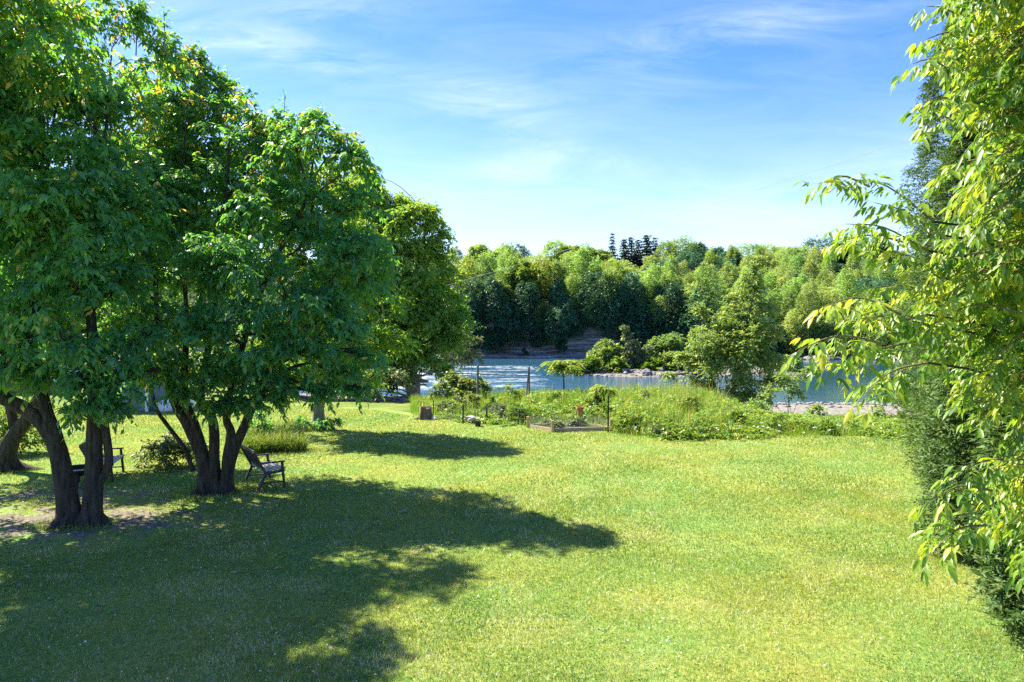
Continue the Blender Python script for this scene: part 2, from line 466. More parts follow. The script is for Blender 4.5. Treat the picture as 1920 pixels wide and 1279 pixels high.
def leaf_fine(P, D, L, W, tint, rng, roll=0.35):
    """lanceolate leaflet with a fold along its midrib and a drooping tip (8 triangles)"""
    n = len(P)
    up = np.tile([0, 0, 1.0], (n, 1)) + rng.normal(0, roll, (n, 3))
    S = nrm(np.cross(D, up)); U = np.cross(S, D)
    L = L[:, None]; W = W[:, None]
    curl = rng.uniform(.02, .16, (n, 1))
    def row(t, w, h): return P + D * L * t - U * L * curl * t * t * 1.5, S * W * w, U * W * h
    c1, s1, u1 = row(.28, .46, .16); c2, s2, u2 = row(.62, .40, .14)
    V = np.empty((n, 8, 3))
    V[:, 0] = P
    V[:, 1] = c1 - s1 + u1; V[:, 2] = c1; V[:, 3] = c1 + s1 + u1
    V[:, 4] = c2 - s2 + u2; V[:, 5] = c2; V[:, 6] = c2 + s2 + u2
    V[:, 7] = P + D * L - U * L * curl * 1.5
    T = np.array([(0, 2, 1), (0, 3, 2), (1, 2, 5), (1, 5, 4), (2, 3, 6), (2, 6, 5), (4, 5, 7), (5, 6, 7)])
    F = (T[None] + (np.arange(n) * 8)[:, None, None]).reshape(-1, 3)
    return V.reshape(-1, 3), F, np.repeat(tint, 8)


def sph(n, rng):
    return nrm(rng.normal(size=(n, 3)))


def blob_sprays(blobs, rng, nsub=12, dens=14, squash=.85, subr=(.32, .5), shell=.74, flat=.8, spread=(.55, 1.08)):
    """blobs (x,y,z,r) -> sprays on the outside of small clumps that sit on the blobs"""
    P, D, C, SR = [], [], [], []
    for b in blobs:
        c, r = np.array(b[:3]), b[3]
        k = max(3, int(nsub * min(1.5, .5 + r * .5)))
        d = sph(k, rng)
        d[:, 2] = np.where(d[:, 2] < -.55, -d[:, 2], d[:, 2])
        cc = c + d * r * shell * rng.uniform(.65, 1.15, (k, 1)) * np.array([1, 1, squash])
        rr = r * rng.uniform(*subr, k)
        C.append(cc); SR.append(np.repeat(r, k))
        for q, s in zip(cc, rr):
            n = max(4, int(dens * 4 * math.pi * s * s * rng.uniform(.7, 1.25)))
            e = sph(n, rng)
            rad = s * rng.uniform(*spread, (n, 1))
            P.append(q + e * rad * np.array([1, 1, flat]))
            out = nrm(q - c + 1e-6)
            D.append(nrm(e * .8 + out * .6 + rng.normal(0, .35, (n, 3))))
    return np.vstack(P), np.vstack(D), np.vstack(C)


def leaves_from_sprays(P, D, rng, per=10, twig=.32, L=.11, W=.05, droop=.55, tint_fn=None, fine=False, hang=.35):
    n = len(P)
    t = np.tile(np.linspace(-.45, .55, per), n) + rng.uniform(-.06, .06, n * per)
    PP = np.repeat(P, per, 0); DD = np.repeat(D, per, 0)
    tw = np.repeat(twig * rng.uniform(.7, 1.3, n), per)
    pos = PP + DD * (t * tw)[:, None]
    pos[:, 2] -= (np.clip(t + .45, 0, 1) ** 2) * tw * hang
    side = nrm(np.cross(DD, np.array([0, 0, 1.0])) + 1e-6) * np.where(np.arange(n * per) % 2, 1, -1)[:, None]
    ld = nrm(DD * .55 + side * rng.uniform(.3, .9, (n * per, 1)) + rng.normal(0, .3, (n * per, 3)) - np.array([0, 0, 1.0]) * droop * rng.uniform(.5, 1.5, (n * per, 1)))
    base_t = np.repeat(rng.beta(2, 2.4, n), per)
    tint = np.clip(base_t * .8 + rng.uniform(0, .25, n * per), 0, 1)
    if tint_fn is not None: tint = np.clip(tint + tint_fn(pos, t), 0, 1)
    LL = L * rng.uniform(.65, 1.25, n * per); WW = W * rng.uniform(.75, 1.2, n * per)
    return (leaf_fine if fine else leaf_quads)(pos, ld, LL, WW, tint, rng)


def limbs_to(blobs, C, trunks, rng, rl=.05):
    """limbs from the nearest trunk point to each blob, thin twigs from there to its clumps"""
    tp = np.vstack([t[0] for t in trunks]); tr = np.concatenate([t[1] for t in trunks])
    parts = []
    per = len(C) // max(1, len(blobs))
    for i, b in enumerate(blobs):
        c = np.array(b[:3])
        d = np.linalg.norm(tp - c, axis=1) + np.where(tp[:, 2] > c[2] - .2, 3.0, 0) + np.where(tr < .03, 1.0, 0)
        j = int(np.argmin(d)); s = tp[j]
        r0 = min(tr[j] * .75, rl * (1 + .25 * np.linalg.norm(c - s)))
        mid = s * .5 + c * .5 + np.array([0, 0, .12]) * np.linalg.norm(c - s) + rng.normal(0, .08, 3)
        end = c + np.array([0, 0, .15])
        pp, rr = smooth_path([s, mid, end], [r0, r0 * .7, r0 * .35], 8)
        parts.append(tube(pp, rr, 6, wob=.05))
        near = np.argsort(np.linalg.norm(C - c, axis=1))[:5]
        for q in C[near]:
            a, w = smooth_path([end * .4 + mid * .6, (end + q) / 2 + rng.normal(0, .06, 3), q], [r0 * .4, r0 * .28, r0 * .12], 5)
            parts.append(tube(a, w, 4, wob=0))
    return parts


def trunk_paths(stems, Y0):
    res = []
    for st in stems:
        pts = [at(p[0], p[1], p[3] if len(p) > 3 else Y0) for p in st]
        rad = [p[2] * .86 for p in st]
        n = 6 * len(pts)
        P, R = smooth_path(pts, rad, n)
        if P[0][2] < .15:
            R = R * (1 + .55 * np.exp(-(np.maximum(P[:, 2], 0) / .2)))
            P[0][2] = -.12
        res.append((P, R))
    return res


def big_tree(name, label, cat, base, stems, blobs_px, Y0, leafmat, barkmat, seed, per=10, L=.11, W=.05, dens=14, nsub=15, twig=.32, droop=.55, group=None, tint_fn=None, nside=14):
    rng = np.random.default_rng(seed)
    root = thing(name, label, cat, base, group=group)
    tr = trunk_paths(stems, Y0)
    blobs = [(*at(b[0], b[1], b[2]), b[3]) for b in blobs_px]
    P, D, C = blob_sprays(blobs, rng, nsub=nsub, dens=dens, subr=(.22, .42), shell=.82, flat=.7)
    keep = P[:, 2] > .35
    P, D = P[keep], D[keep]
    parts = [tube(p, r, 26, wob=.05, ridge=.07) for p, r in tr] + limbs_to(blobs, C, tr, rng)
    for p, r in tr:
        if p[0][2] < 0 and r[0] > .1:
            for k in range(5):
                a = k * 1.257 + rng.uniform(-.4, .4); d = np.array([math.cos(a), math.sin(a), 0]); c = np.array([p[1][0], p[1][1], 0])
                w = r[1] * rng.uniform(.35, .5)
                parts.append(tube(*smooth_path([c + d * r[1] * .35 + [0, 0, .26], c + d * r[1] * 1.1 + [0, 0, .07], c + d * r[1] * rng.uniform(1.9, 2.8) - [0, 0, .05]], [w, w * .8, w * .35], 8), 9, wob=.06))
    V, F = join(parts)
    mesh_np('trunk', V, F, barkmat, root, base, smooth=True)
    V, F, T = leaves_from_sprays(P, D, rng, per=per, twig=twig, L=L, W=W, droop=droop, tint_fn=tint_fn)
    mesh_np('crown', V, F, leafmat, root, base, tint=T)
    return root


def bush(name, label, cat, base, blobs, leafmat, seed, per=8, L=.09, W=.045, dens=16, nsub=9, twig=.22, droop=.25, stems=5, stem_r=.015, barkmat=None, group=None, crown='foliage', stemname='stems', trunks=None, tint_fn=None, squash=.85, spread=(.55, 1.08)):
    rng = np.random.default_rng(seed)
    base = np.array(base, float)
    root = thing(name, label, cat, base, group=group)
    P, D, C = blob_sprays(blobs, rng, nsub=nsub, dens=dens, squash=squash, spread=spread)
    keep = P[:, 2] > base[2] + .02
    P, D = P[keep], D[keep]
    parts = []
    if trunks:
        trs = [smooth_path(p, r, 14) for p, r in trunks]
        parts += [tube(p, r, 7, wob=.06) for p, r in trs]
        parts += limbs_to(blobs, C, trs, rng, rl=stem_r * 2)
    else:
        pick = C[rng.permutation(len(C))[:stems]]
        for q in pick:
            s = base + np.array([rng.normal(0, .08), rng.normal(0, .08), -.05])
            pp, rr = smooth_path([s, s * .45 + q * .55 + np.array([0, 0, .1]), q], [stem_r, stem_r * .7, stem_r * .3], 7)
            parts.append(tube(pp, rr, 5, wob=0))
    V, F = join(parts)
    mesh_np(stemname, V, F, barkmat or M['bark'], root, base, smooth=True)
    V, F, T = leaves_from_sprays(P, D, rng, per=per, twig=twig, L=L, W=W, droop=droop, tint_fn=tint_fn)
    mesh_np(crown, V, F, leafmat, root, base, tint=T)
    return root


def blades(P, H, W, lean, tint, rng, seg=1):
    """grass blades; seg 1 = one triangle, else bent ribbons of quads"""
    n = len(P)
    a = rng.uniform(0, 2 * math.pi, n); b = rng.uniform(0, 2 * math.pi, n)
    S = np.stack([np.cos(a), np.sin(a), np.zeros(n)], 1)
    O = np.stack([np.cos(b), np.sin(b), np.zeros(n)], 1) * lean[:, None]
    up = np.array([0, 0, 1.0])
    if seg == 1:
        V = np.empty((n, 3, 3))
        V[:, 0] = P - S * W[:, None] / 2; V[:, 1] = P + S * W[:, None] / 2
        V[:, 2] = P + up * H[:, None] + O * H[:, None]
        return V.reshape(-1, 3), np.arange(n * 3).reshape(n, 3), np.repeat(tint, 3)
    V = np.empty((n, (seg + 1) * 2, 3))
    for i in range(seg + 1):
        t = i / seg
        c = P + up * (H * (t - .35 * np.minimum(lean, 1.2) * t * t))[:, None] + O * (H * t * t)[:, None]
        w = (W * (1 - .88 * t ** 1.5))[:, None] / 2
        V[:, 2 * i] = c - S * w; V[:, 2 * i + 1] = c + S * w
    q = np.array([(2 * i, 2 * i + 1, 2 * i + 3, 2 * i + 2) for i in range(seg)])
    F = (q[None] + (np.arange(n) * (seg + 1) * 2)[:, None, None]).reshape(-1, 4)
    return V.reshape(-1, 3), F, np.repeat(tint, (seg + 1) * 2)


# ------------------------------------------------------------------ terrain
def far_shore(x):
    return 162 - 12 * sstep(28, 55, x) + 3 * (fbm(x * .05, 3.3) - .5)


def cliff_amt(x):
    return 1 - sstep(26, 52, x)


def plateau(x, y):
    d = y - far_shore(x)
    h = 8.5 + 12.5 * sstep(5, 80, d) + 7 * sstep(60, 200, d)
    h2 = -3.4 + 5.5 * sstep(0, 14, d) + 21 * sstep(4, 105, d) + 6 * sstep(80, 200, d)
    c = cliff_amt(x)
    return h * c + h2 * (1 - c)


def height(x, y):
    x = np.asarray(x, float); y = np.asarray(y, float)
    brk = 33 + 14 * sstep(-11, -22, x) - 6 * sstep(8.5, 13, x)          # where the lawn terrace breaks to the river bank
    h = -2.55 * sstep(brk, brk + 21, y) - .9 * sstep(brk + 28, brk + 41, y) - 1.6 * sstep(64 + 0 * x, 80, y)
    h = h + .18 * (fbm(x * .35, y * .35) - .5) * sstep(brk - 2, brk + 6, y)
    # gravel bar in midstream
    bx, by = (x - 26) / 25.0, (y - 104) / (11 + 3 * np.sin(x * .12))
    bar = np.exp(-(np.abs(bx) ** 3.0) - (np.abs(by) ** 2.4))
    h = np.where((y > 72) & (y < 140), np.maximum(h, -5.0 + 2.95 * bar + .55 * (fbm(x * .25, y * .3) - .5) * bar), h)
    fs = far_shore(x)
    f = plateau(x, y) + 1.2 * (fbm(x * .06, y * .06) - .5) * sstep(fs, fs + 20, y)
    edge = sstep(-1.0, 2.4, y - fs) * cliff_amt(x) + (1 - cliff_amt(x)) * sstep(-6, 1.0, y - fs)
    return np.where(y > fs - 8, h * (1 - edge) + f * edge, h)


def grid_mesh(xs, ys, zf):
    X, Y = np.meshgrid(xs, ys)
    Z = zf(X, Y)
    V = np.stack([X, Y, Z], -1).reshape(-1, 3)
    nx, ny = len(xs), len(ys)
    i = np.arange(nx - 1)[None, :] + (np.arange(ny - 1) * nx)[:, None]
    F = np.stack([i, i + 1, i + nx + 1, i + nx], -1).reshape(-1, 4)
    return V, F


xs = np.concatenate([np.arange(-900, -60, 30), np.arange(-60, -30, 3.0), np.arange(-30, 60, .75), np.arange(60, 130, 2.5), np.arange(130, 930, 30)])
ys = np.concatenate([np.arange(-60, 20, 8), np.arange(20, 140, .75), np.arange(140, 180, 1.0), np.arange(180, 320, 5.0), np.arange(320, 1300, 60)])
V, F = grid_mesh(xs, ys, height)
tag(mesh_np('ground', V, F, ground_material(), smooth=True), kind='structure')

# lawn sheet: a terrace in front of the meadow
EDGE_PX = [(560, 765), (700, 772), (790, 786), (870, 796), (985, 806), (1140, 813), (1250, 829), (1400, 826), (1560, 822), (1750, 829), (1900, 835)]
_e = np.array([gat(*p) for p in EDGE_PX])


def lawn_edge(x):
    return np.interp(x, _e[:, 0], _e[:, 1], left=33.0, right=22.4)


def bare_amt(x, y):
    """worn ground under the multi-stemmed trees"""
    d1 = np.hypot((x + 8.6) / 3.0, (y - 13.4) / 1.6)
    d2 = np.hypot((x + 6.9) / 1.5, (y - 15.9) / .8)
    d3 = np.hypot((x + 10) / 3.6, (y - 15.6) / 1.5)
    return np.clip(np.maximum.reduce([.80 - .42 * d1, .66 - .5 * d2, .72 - .46 * d3, .0 * d1]), 0, 1)


nx, ny = 170, 110
X = np.linspace(-32, 26, nx); tt = np.linspace(0, 1, ny)
XX, TT = np.meshgrid(X, tt)
YY = -8 + TT * (lawn_edge(XX) + .8 + 1.2 * (vnoise(XX * 1.3, XX * 0) - .5) + 8)
ZZ = .02 + .035 * (fbm(XX * .5, YY * .5) - .5) + np.minimum(0, height(XX, YY))
V = np.stack([XX, YY, ZZ], -1).reshape(-1, 3)
i = np.arange(nx - 1)[None, :] + (np.arange(ny - 1) * nx)[:, None]
F = np.stack([i, i + 1, i + nx + 1, i + nx], -1).reshape(-1, 4)
tag(mesh_np('lawn', V, F, lawn_material(), tint=bare_amt(V[:, 0], V[:, 1]), smooth=True), kind='structure')

# grass blades on the lawn
rng = np.random.default_rng(21)
Vs, Fs, Ts, off = [], [], [], 0
for y0, y1, dens, hh, ww in ((5.8, 8.5, 4200, .046, .0075), (8.5, 11.5, 3000, .048, .009), (11.5, 16, 1600, .05, .0125), (16, 22, 800, .052, .018), (22, 34, 420, .06, .026)):
    xa = y1 * .80 + 2.6
    n = int(dens * 2 * xa * (y1 - y0))
    p = np.stack([rng.uniform(-xa, xa, n), rng.uniform(y0, y1, n), np.zeros(n)], 1)
    k = (np.abs(p[:, 0]) < p[:, 1] * .79 + 2.6) & (p[:, 1] < lawn_edge(p[:, 0]) + .3)
    b = bare_amt(p[:, 0], p[:, 1]) + .9 * fbm(p[:, 0] * 2.1, p[:, 1] * 2.1)
    k &= rng.uniform(0, 1, n) > sstep(.72, .95, b) * .93
    p = p[k]; n = len(p)
    big = fbm(p[:, 0] * .42 + 3, p[:, 1] * .42); fine = fbm(p[:, 0] * 2.6, p[:, 1] * 2.6 + 9)
    clump = vnoise(p[:, 0] * 9, p[:, 1] * 9)
    t = .16 + .27 * sstep(.25, .75, big) + .40 * fine + .12 * (clump - .5) + rng.normal(0, .13, n)
    # clover and dry tips, in drifts
    dr = fbm(p[:, 0] * 1.3 + 40, p[:, 1] * 1.3)
    w = rng.uniform(0, 1, n) < .05 + .34 * sstep(.50, .74, dr) + .10 * sstep(11, 7, p[:, 1])
    t = np.where(w, rng.uniform(.84, 1.0, n), np.clip(t, 0, .86))
    h = hh * rng.uniform(.5, 1.35, n) * (.75 + .5 * fine)
    p[:, 2] = .012
    v, f, tv = blades(p, h, ww * rng.uniform(.7, 1.3, n), np.abs(rng.normal(0, .75, n)), t, rng)
    Vs.append(v); Fs.append(f + off); Ts.append(tv); off += len(v)
tag(mesh_np('lawn_grass', np.vstack(Vs), np.vstack(Fs), M['lawn_blade'], tint=np.concatenate(Ts)), 'short sunlit grass covering the lawn with pale clover drifts', 'grass', kind='stuff')

# clover, weeds and longer tufts round the trunks
n = 5200
p = np.stack([rng.uniform(-12, 12, n), 6 + 16 * rng.uniform(0, 1, n) ** 1.7, np.full(n, .03)], 1)
p = p[(fbm(p[:, 0] * .9 + 11, p[:, 1] * .9 + 4) > .50) & (np.abs(p[:, 0]) < p[:, 1] * .8)]; n = len(p)
q = np.repeat(p, 9, 0); q = q + rng.normal(0, .05, q.shape) * [1, 1, .12]
V, F, T = leaf_quads(q, nrm(rng.normal(0, 1, q.shape) * [1, 1, .3]), rng.uniform(.018, .036, len(q)), rng.uniform(.016, .03, len(q)), np.repeat(rng.uniform(.1, .75, n), 9), rng, roll=.3)
tag(mesh_np('clover', V, F, M['weed_leaf'], tint=T), 'low clover leaves and small weeds dotted through the lawn', 'clover', kind='stuff')
n = 3400
p = np.stack([rng.uniform(-9, 9, n), 6 + 9 * rng.uniform(0, 1, n) ** 1.5, rng.uniform(.045, .07, n)], 1)
p = p[(fbm(p[:, 0] * 1.1 + 31, p[:, 1] * 1.1 + 8) > .55) & (np.abs(p[:, 0]) < p[:, 1] * .8)]; n = len(p)
V, F, T = leaf_quads(p, nrm(rng.normal(0, 1, (n, 3)) * [1, 1, .4]), rng.uniform(.015, .03, n), rng.uniform(.014, .026, n), rng.uniform(0, 1, n), rng)
tag(mesh_np('clover_flowers', V, F, M['flower'], tint=T), 'small white clover heads in drifts on the nearer lawn', 'flowers', kind='stuff')
Pn = []
for bx, by, r0, r1, m in ((-8.75, 13.05, .22, .5, 500), (-8.05, 13.0, .2, .5, 500), (-6.85, 15.6, .5, .9, 1100), (-7.3, 25.5, .3, .6, 500), (-13.2, 18.0, .35, .7, 500), (-6.05, 16.3, .2, .7, 300)):
    a = rng.uniform(0, 6.28, m); r = rng.uniform(r0, r1, m)
    Pn.append(np.stack([bx + np.cos(a) * r, by + np.sin(a) * r * .9, np.zeros(m)], 1))
Pn = np.vstack(Pn); n = len(Pn)
V, F, T = blades(Pn, rng.uniform(.06, .18, n), rng.uniform(.008, .014, n), np.abs(rng.normal(.5, .4, n)), rng.uniform(.05, .75, n), rng, seg=2)
tag(mesh_np('grass_tufts', V, F, M['lawn_blade'], tint=T), 'longer uncut grass round the trunk bases', 'grass', kind='stuff')

n = 900
p = np.stack([rng.normal(-7.5, 3.2, n), rng.normal(14, 3.0, n), np.full(n, .05)], 1)
p = p[(p[:, 1] > 6) & (p[:, 1] < 24)]; n = len(p)
V, F, T = leaf_quads(p, nrm(rng.normal(0, 1, (n, 3)) * [1, 1, .25]), rng.uniform(.06, .11, n), rng.uniform(.03, .05, n), rng.uniform(.5, 1, n), rng)
tag(mesh_np('fallen_leaves', V, F, rough_mat('dry_leaf', (.16, .11, .06), (.42, .34, .24), 3, .8, 0), tint=T), 'dry fallen leaves scattered in the shade under the trees', 'leaves', kind='stuff')

# river with the white water of the shallow rapids
xs = np.concatenate([np.arange(-700, -50, 50), np.arange(-50, 30, .5), np.arange(30, 100, 2), np.arange(100, 750, 50)])
ys = np.concatenate([np.arange(42, 70, 2.0), np.arange(70, 134, .45), np.arange(134, 175, 3)])


def foam(x, y):
    a = sstep(72, 77, y - .25 * np.minimum(x, 4)) * (1 - sstep(120, 131, y)) * (1 - sstep(2, 9, x - .02 * (y - 80))) * sstep(-26, -19, x)
    return a


def water_z(x, y):
    fo = foam(x, y)
    return WATER_Z + fo * (.30 * (fbm(x * .5, y * .9) - .45) + .18 * (vnoise(x * 1.7, y * 2.3) - .5))


V, F = grid_mesh(xs, ys, water_z)
tint = foam(V[:, 0], V[:, 1]) * (.17 + .62 * fbm(V[:, 0] * .16, V[:, 1] * .45))
tag(mesh_np('river', V, F, river_material(), tint=tint, smooth=True), kind='structure')

# rock cliff on the far bank
xs = np.arange(-90, 46, .6); zs = np.linspace(-4, 9.6, 46)
XX, ZZ = np.meshgrid(xs, zs)
base_y = far_shore(XX)
ledge = np.floor((ZZ + 4) / 1.5) * .16
n1 = fbm(XX * .12, ZZ * .9) * 2.6 + fbm(XX * .5, ZZ * 2.2) * 1.2
YY = base_y - 2.6 + ledge + n1 * .7 + 14 * sstep(30, 46, XX) - 2.2 * (1 - sstep(-3.2, -1.6, ZZ))
V = np.stack([XX, YY, np.minimum(ZZ, plateau(XX, YY + 3) + .4)], -1).reshape(-1, 3)
nx, ny = len(xs), len(zs)
i = np.arange(nx - 1)[None, :] + (np.arange(ny - 1) * nx)[:, None]
F = np.stack([i, i + 1, i + nx + 1, i + nx], -1).reshape(-1, 4)
tag(mesh_np('cliff', V, F, cliff_material()), kind='structure')


# ------------------------------------------------------------------ near trees on the left
def young_tips_sunlit_top(pos, t):
    """paler young leaves at twig ends; sunlit crown tops put into the leaf tint"""
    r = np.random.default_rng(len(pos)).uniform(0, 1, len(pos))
    return .20 * sstep(5, 9.5, pos[:, 2]) + np.where((t > .4) & (r < .45), .28, 0) - .08  # height term paints sunlight onto the upper crown, tip term is young growth


A_base = gat(152, 987)
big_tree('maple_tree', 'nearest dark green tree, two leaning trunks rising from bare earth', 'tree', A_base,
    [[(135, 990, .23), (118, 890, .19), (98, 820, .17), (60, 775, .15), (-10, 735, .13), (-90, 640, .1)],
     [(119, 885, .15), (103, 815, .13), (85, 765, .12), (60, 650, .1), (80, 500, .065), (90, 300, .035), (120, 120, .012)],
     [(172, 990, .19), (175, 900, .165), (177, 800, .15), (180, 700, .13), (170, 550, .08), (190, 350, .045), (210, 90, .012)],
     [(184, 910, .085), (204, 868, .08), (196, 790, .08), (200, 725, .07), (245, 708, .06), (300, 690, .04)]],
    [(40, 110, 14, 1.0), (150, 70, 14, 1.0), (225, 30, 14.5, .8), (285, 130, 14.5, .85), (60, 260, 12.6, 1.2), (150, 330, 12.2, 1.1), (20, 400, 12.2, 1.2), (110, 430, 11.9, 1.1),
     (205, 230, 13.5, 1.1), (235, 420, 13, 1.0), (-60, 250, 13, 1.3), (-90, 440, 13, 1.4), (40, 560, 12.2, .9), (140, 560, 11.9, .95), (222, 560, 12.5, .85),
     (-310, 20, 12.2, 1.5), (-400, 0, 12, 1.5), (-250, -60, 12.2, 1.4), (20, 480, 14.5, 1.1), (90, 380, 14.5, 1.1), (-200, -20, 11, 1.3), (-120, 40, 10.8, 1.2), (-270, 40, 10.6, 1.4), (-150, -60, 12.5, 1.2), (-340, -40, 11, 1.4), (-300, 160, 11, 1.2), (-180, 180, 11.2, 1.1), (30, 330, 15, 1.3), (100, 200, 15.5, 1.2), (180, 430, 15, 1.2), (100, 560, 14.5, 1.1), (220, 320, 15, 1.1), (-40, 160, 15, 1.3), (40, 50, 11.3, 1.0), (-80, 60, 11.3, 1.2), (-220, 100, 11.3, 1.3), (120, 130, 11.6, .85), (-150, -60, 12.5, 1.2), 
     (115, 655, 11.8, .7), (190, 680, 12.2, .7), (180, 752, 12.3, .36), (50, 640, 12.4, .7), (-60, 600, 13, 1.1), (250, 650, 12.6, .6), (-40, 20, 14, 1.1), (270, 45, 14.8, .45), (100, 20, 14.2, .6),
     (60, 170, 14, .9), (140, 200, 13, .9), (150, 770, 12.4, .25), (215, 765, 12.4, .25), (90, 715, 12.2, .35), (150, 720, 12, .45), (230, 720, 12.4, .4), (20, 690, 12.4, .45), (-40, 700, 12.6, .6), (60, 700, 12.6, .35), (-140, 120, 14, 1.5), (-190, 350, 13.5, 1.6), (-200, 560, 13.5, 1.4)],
    13.1, M['maple_leaf'], M['bark'], 31, per=9, L=.15, W=.064, dens=10, droop=.8, tint_fn=young_tips_sunlit_top)

B_base = gat(402, 927)
big_tree('maple_tree', 'dark green tree with several stems fanning out beside the wooden bench', 'tree', B_base,
    [[(362, 885, .06), (346, 842, .055), (312, 795, .05), (292, 762, .045), (275, 690, .035)],
     [(388, 928, .19), (382, 862, .165), (352, 795, .14), (328, 755, .11), (300, 650, .08), (290, 500, .05)],
     [(390, 880, .13), (366, 800, .11), (346, 735, .1), (350, 600, .06), (340, 400, .035), (350, 200, .012)],
     [(400, 928, .19), (402, 862, .13), (399, 790, .11), (376, 745, .1), (400, 600, .07), (420, 400, .04), (430, 250, .015)],
     [(424, 928, .15), (427, 862, .13), (433, 812, .105), (426, 765, .09), (470, 600, .07), (520, 480, .055), (575, 370, .04), (592, 250, .015)],
     [(418, 928, .14), (437, 850, .13), (462, 790, .11), (484, 735, .09), (540, 640, .07), (600, 600, .04)]],
    [(330, 520, 14.6, .95), (430, 510, 14.3, 1.0), (520, 560, 14.3, 1.0), (600, 600, 14.6, .9), (655, 640, 14.9, .7), (690, 675, 15, .42), (560, 670, 14.4, .8), (460, 640, 14, .95), (360, 630, 14, .95),
     (290, 610, 14.4, .85), (300, 705, 14.6, .5), (390, 712, 14.6, .55), (470, 720, 14.7, .5), (550, 725, 14.7, .4), (640, 705, 14.9, .4), (330, 740, 14.8, .28), (430, 758, 14.8, .28), (520, 750, 15, .25),
     (380, 385, 15.6, 1.2), (480, 400, 15.6, 1.2), (570, 470, 15.6, 1.0), (430, 265, 16.6, 1.2), (330, 250, 16.6, 1.2), (510, 300, 16.6, 1.1), (350, 150, 17, .75), (395, 175, 17, .6), (450, 215, 17, .7),
     (590, 390, 15.6, 1.0), (300, 380, 15.6, 1.1), (365, 105, 17, .3), (425, 160, 17.2, .3), (400, 330, 18, 1.2), (430, 420, 18, 1.2), (350, 450, 18, 1.2), (480, 330, 18, 1.1), (380, 240, 18, 1.0), (450, 520, 18, 1.2), (540, 400, 17.5, 1.1), (300, 150, 17.2, .9), (290, 230, 17, 1.0), (300, 330, 17, 1.1), (350, 330, 16.6, 1.0), (270, 430, 16.6, 1.0), (330, 450, 16, 1.0), (260, 540, 16, .9), (240, 640, 15.5, .8), (250, 710, 15.2, .5), (340, 690, 15, .6), (430, 690, 14.8, .6), (500, 690, 14.8, .6), (395, 765, 14.6, .25), (470, 765, 14.8, .28), (600, 740, 15, .3), (670, 735, 15.2, .3), (555, 285, 15.6, .9), (605, 270, 15.6, .65), (640, 340, 15.5, .85), (672, 400, 15.4, .7), (690, 470, 15.4, .65), (650, 490, 15.2, .9), (695, 530, 15.4, .5), (535, 235, 15.8, .42), (620, 540, 15.2, .8), (590, 225, 15.8, .35), (655, 290, 15.6, .4), (490, 235, 16, .5)],
    15.7, M['maple_leaf'], M['bark'], 32, per=9, L=.155, W=.068, dens=9.2, droop=.8, tint_fn=young_tips_sunlit_top)

C_base = gat(597, 806)
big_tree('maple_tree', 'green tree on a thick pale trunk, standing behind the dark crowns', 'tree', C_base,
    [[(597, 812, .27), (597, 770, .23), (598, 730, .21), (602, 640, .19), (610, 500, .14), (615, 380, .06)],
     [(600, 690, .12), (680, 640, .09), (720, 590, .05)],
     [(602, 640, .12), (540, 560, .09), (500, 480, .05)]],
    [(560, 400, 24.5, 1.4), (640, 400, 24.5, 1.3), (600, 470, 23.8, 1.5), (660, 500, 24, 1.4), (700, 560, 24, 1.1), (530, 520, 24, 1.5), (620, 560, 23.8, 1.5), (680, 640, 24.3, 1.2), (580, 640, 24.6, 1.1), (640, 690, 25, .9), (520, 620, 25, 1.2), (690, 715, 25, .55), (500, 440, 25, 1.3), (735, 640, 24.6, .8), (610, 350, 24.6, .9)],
    25.6, M['back_maple_leaf'], M['pale_bark'], 33, per=9, L=.17, W=.08, dens=9, twig=.42, tint_fn=young_tips_sunlit_top)

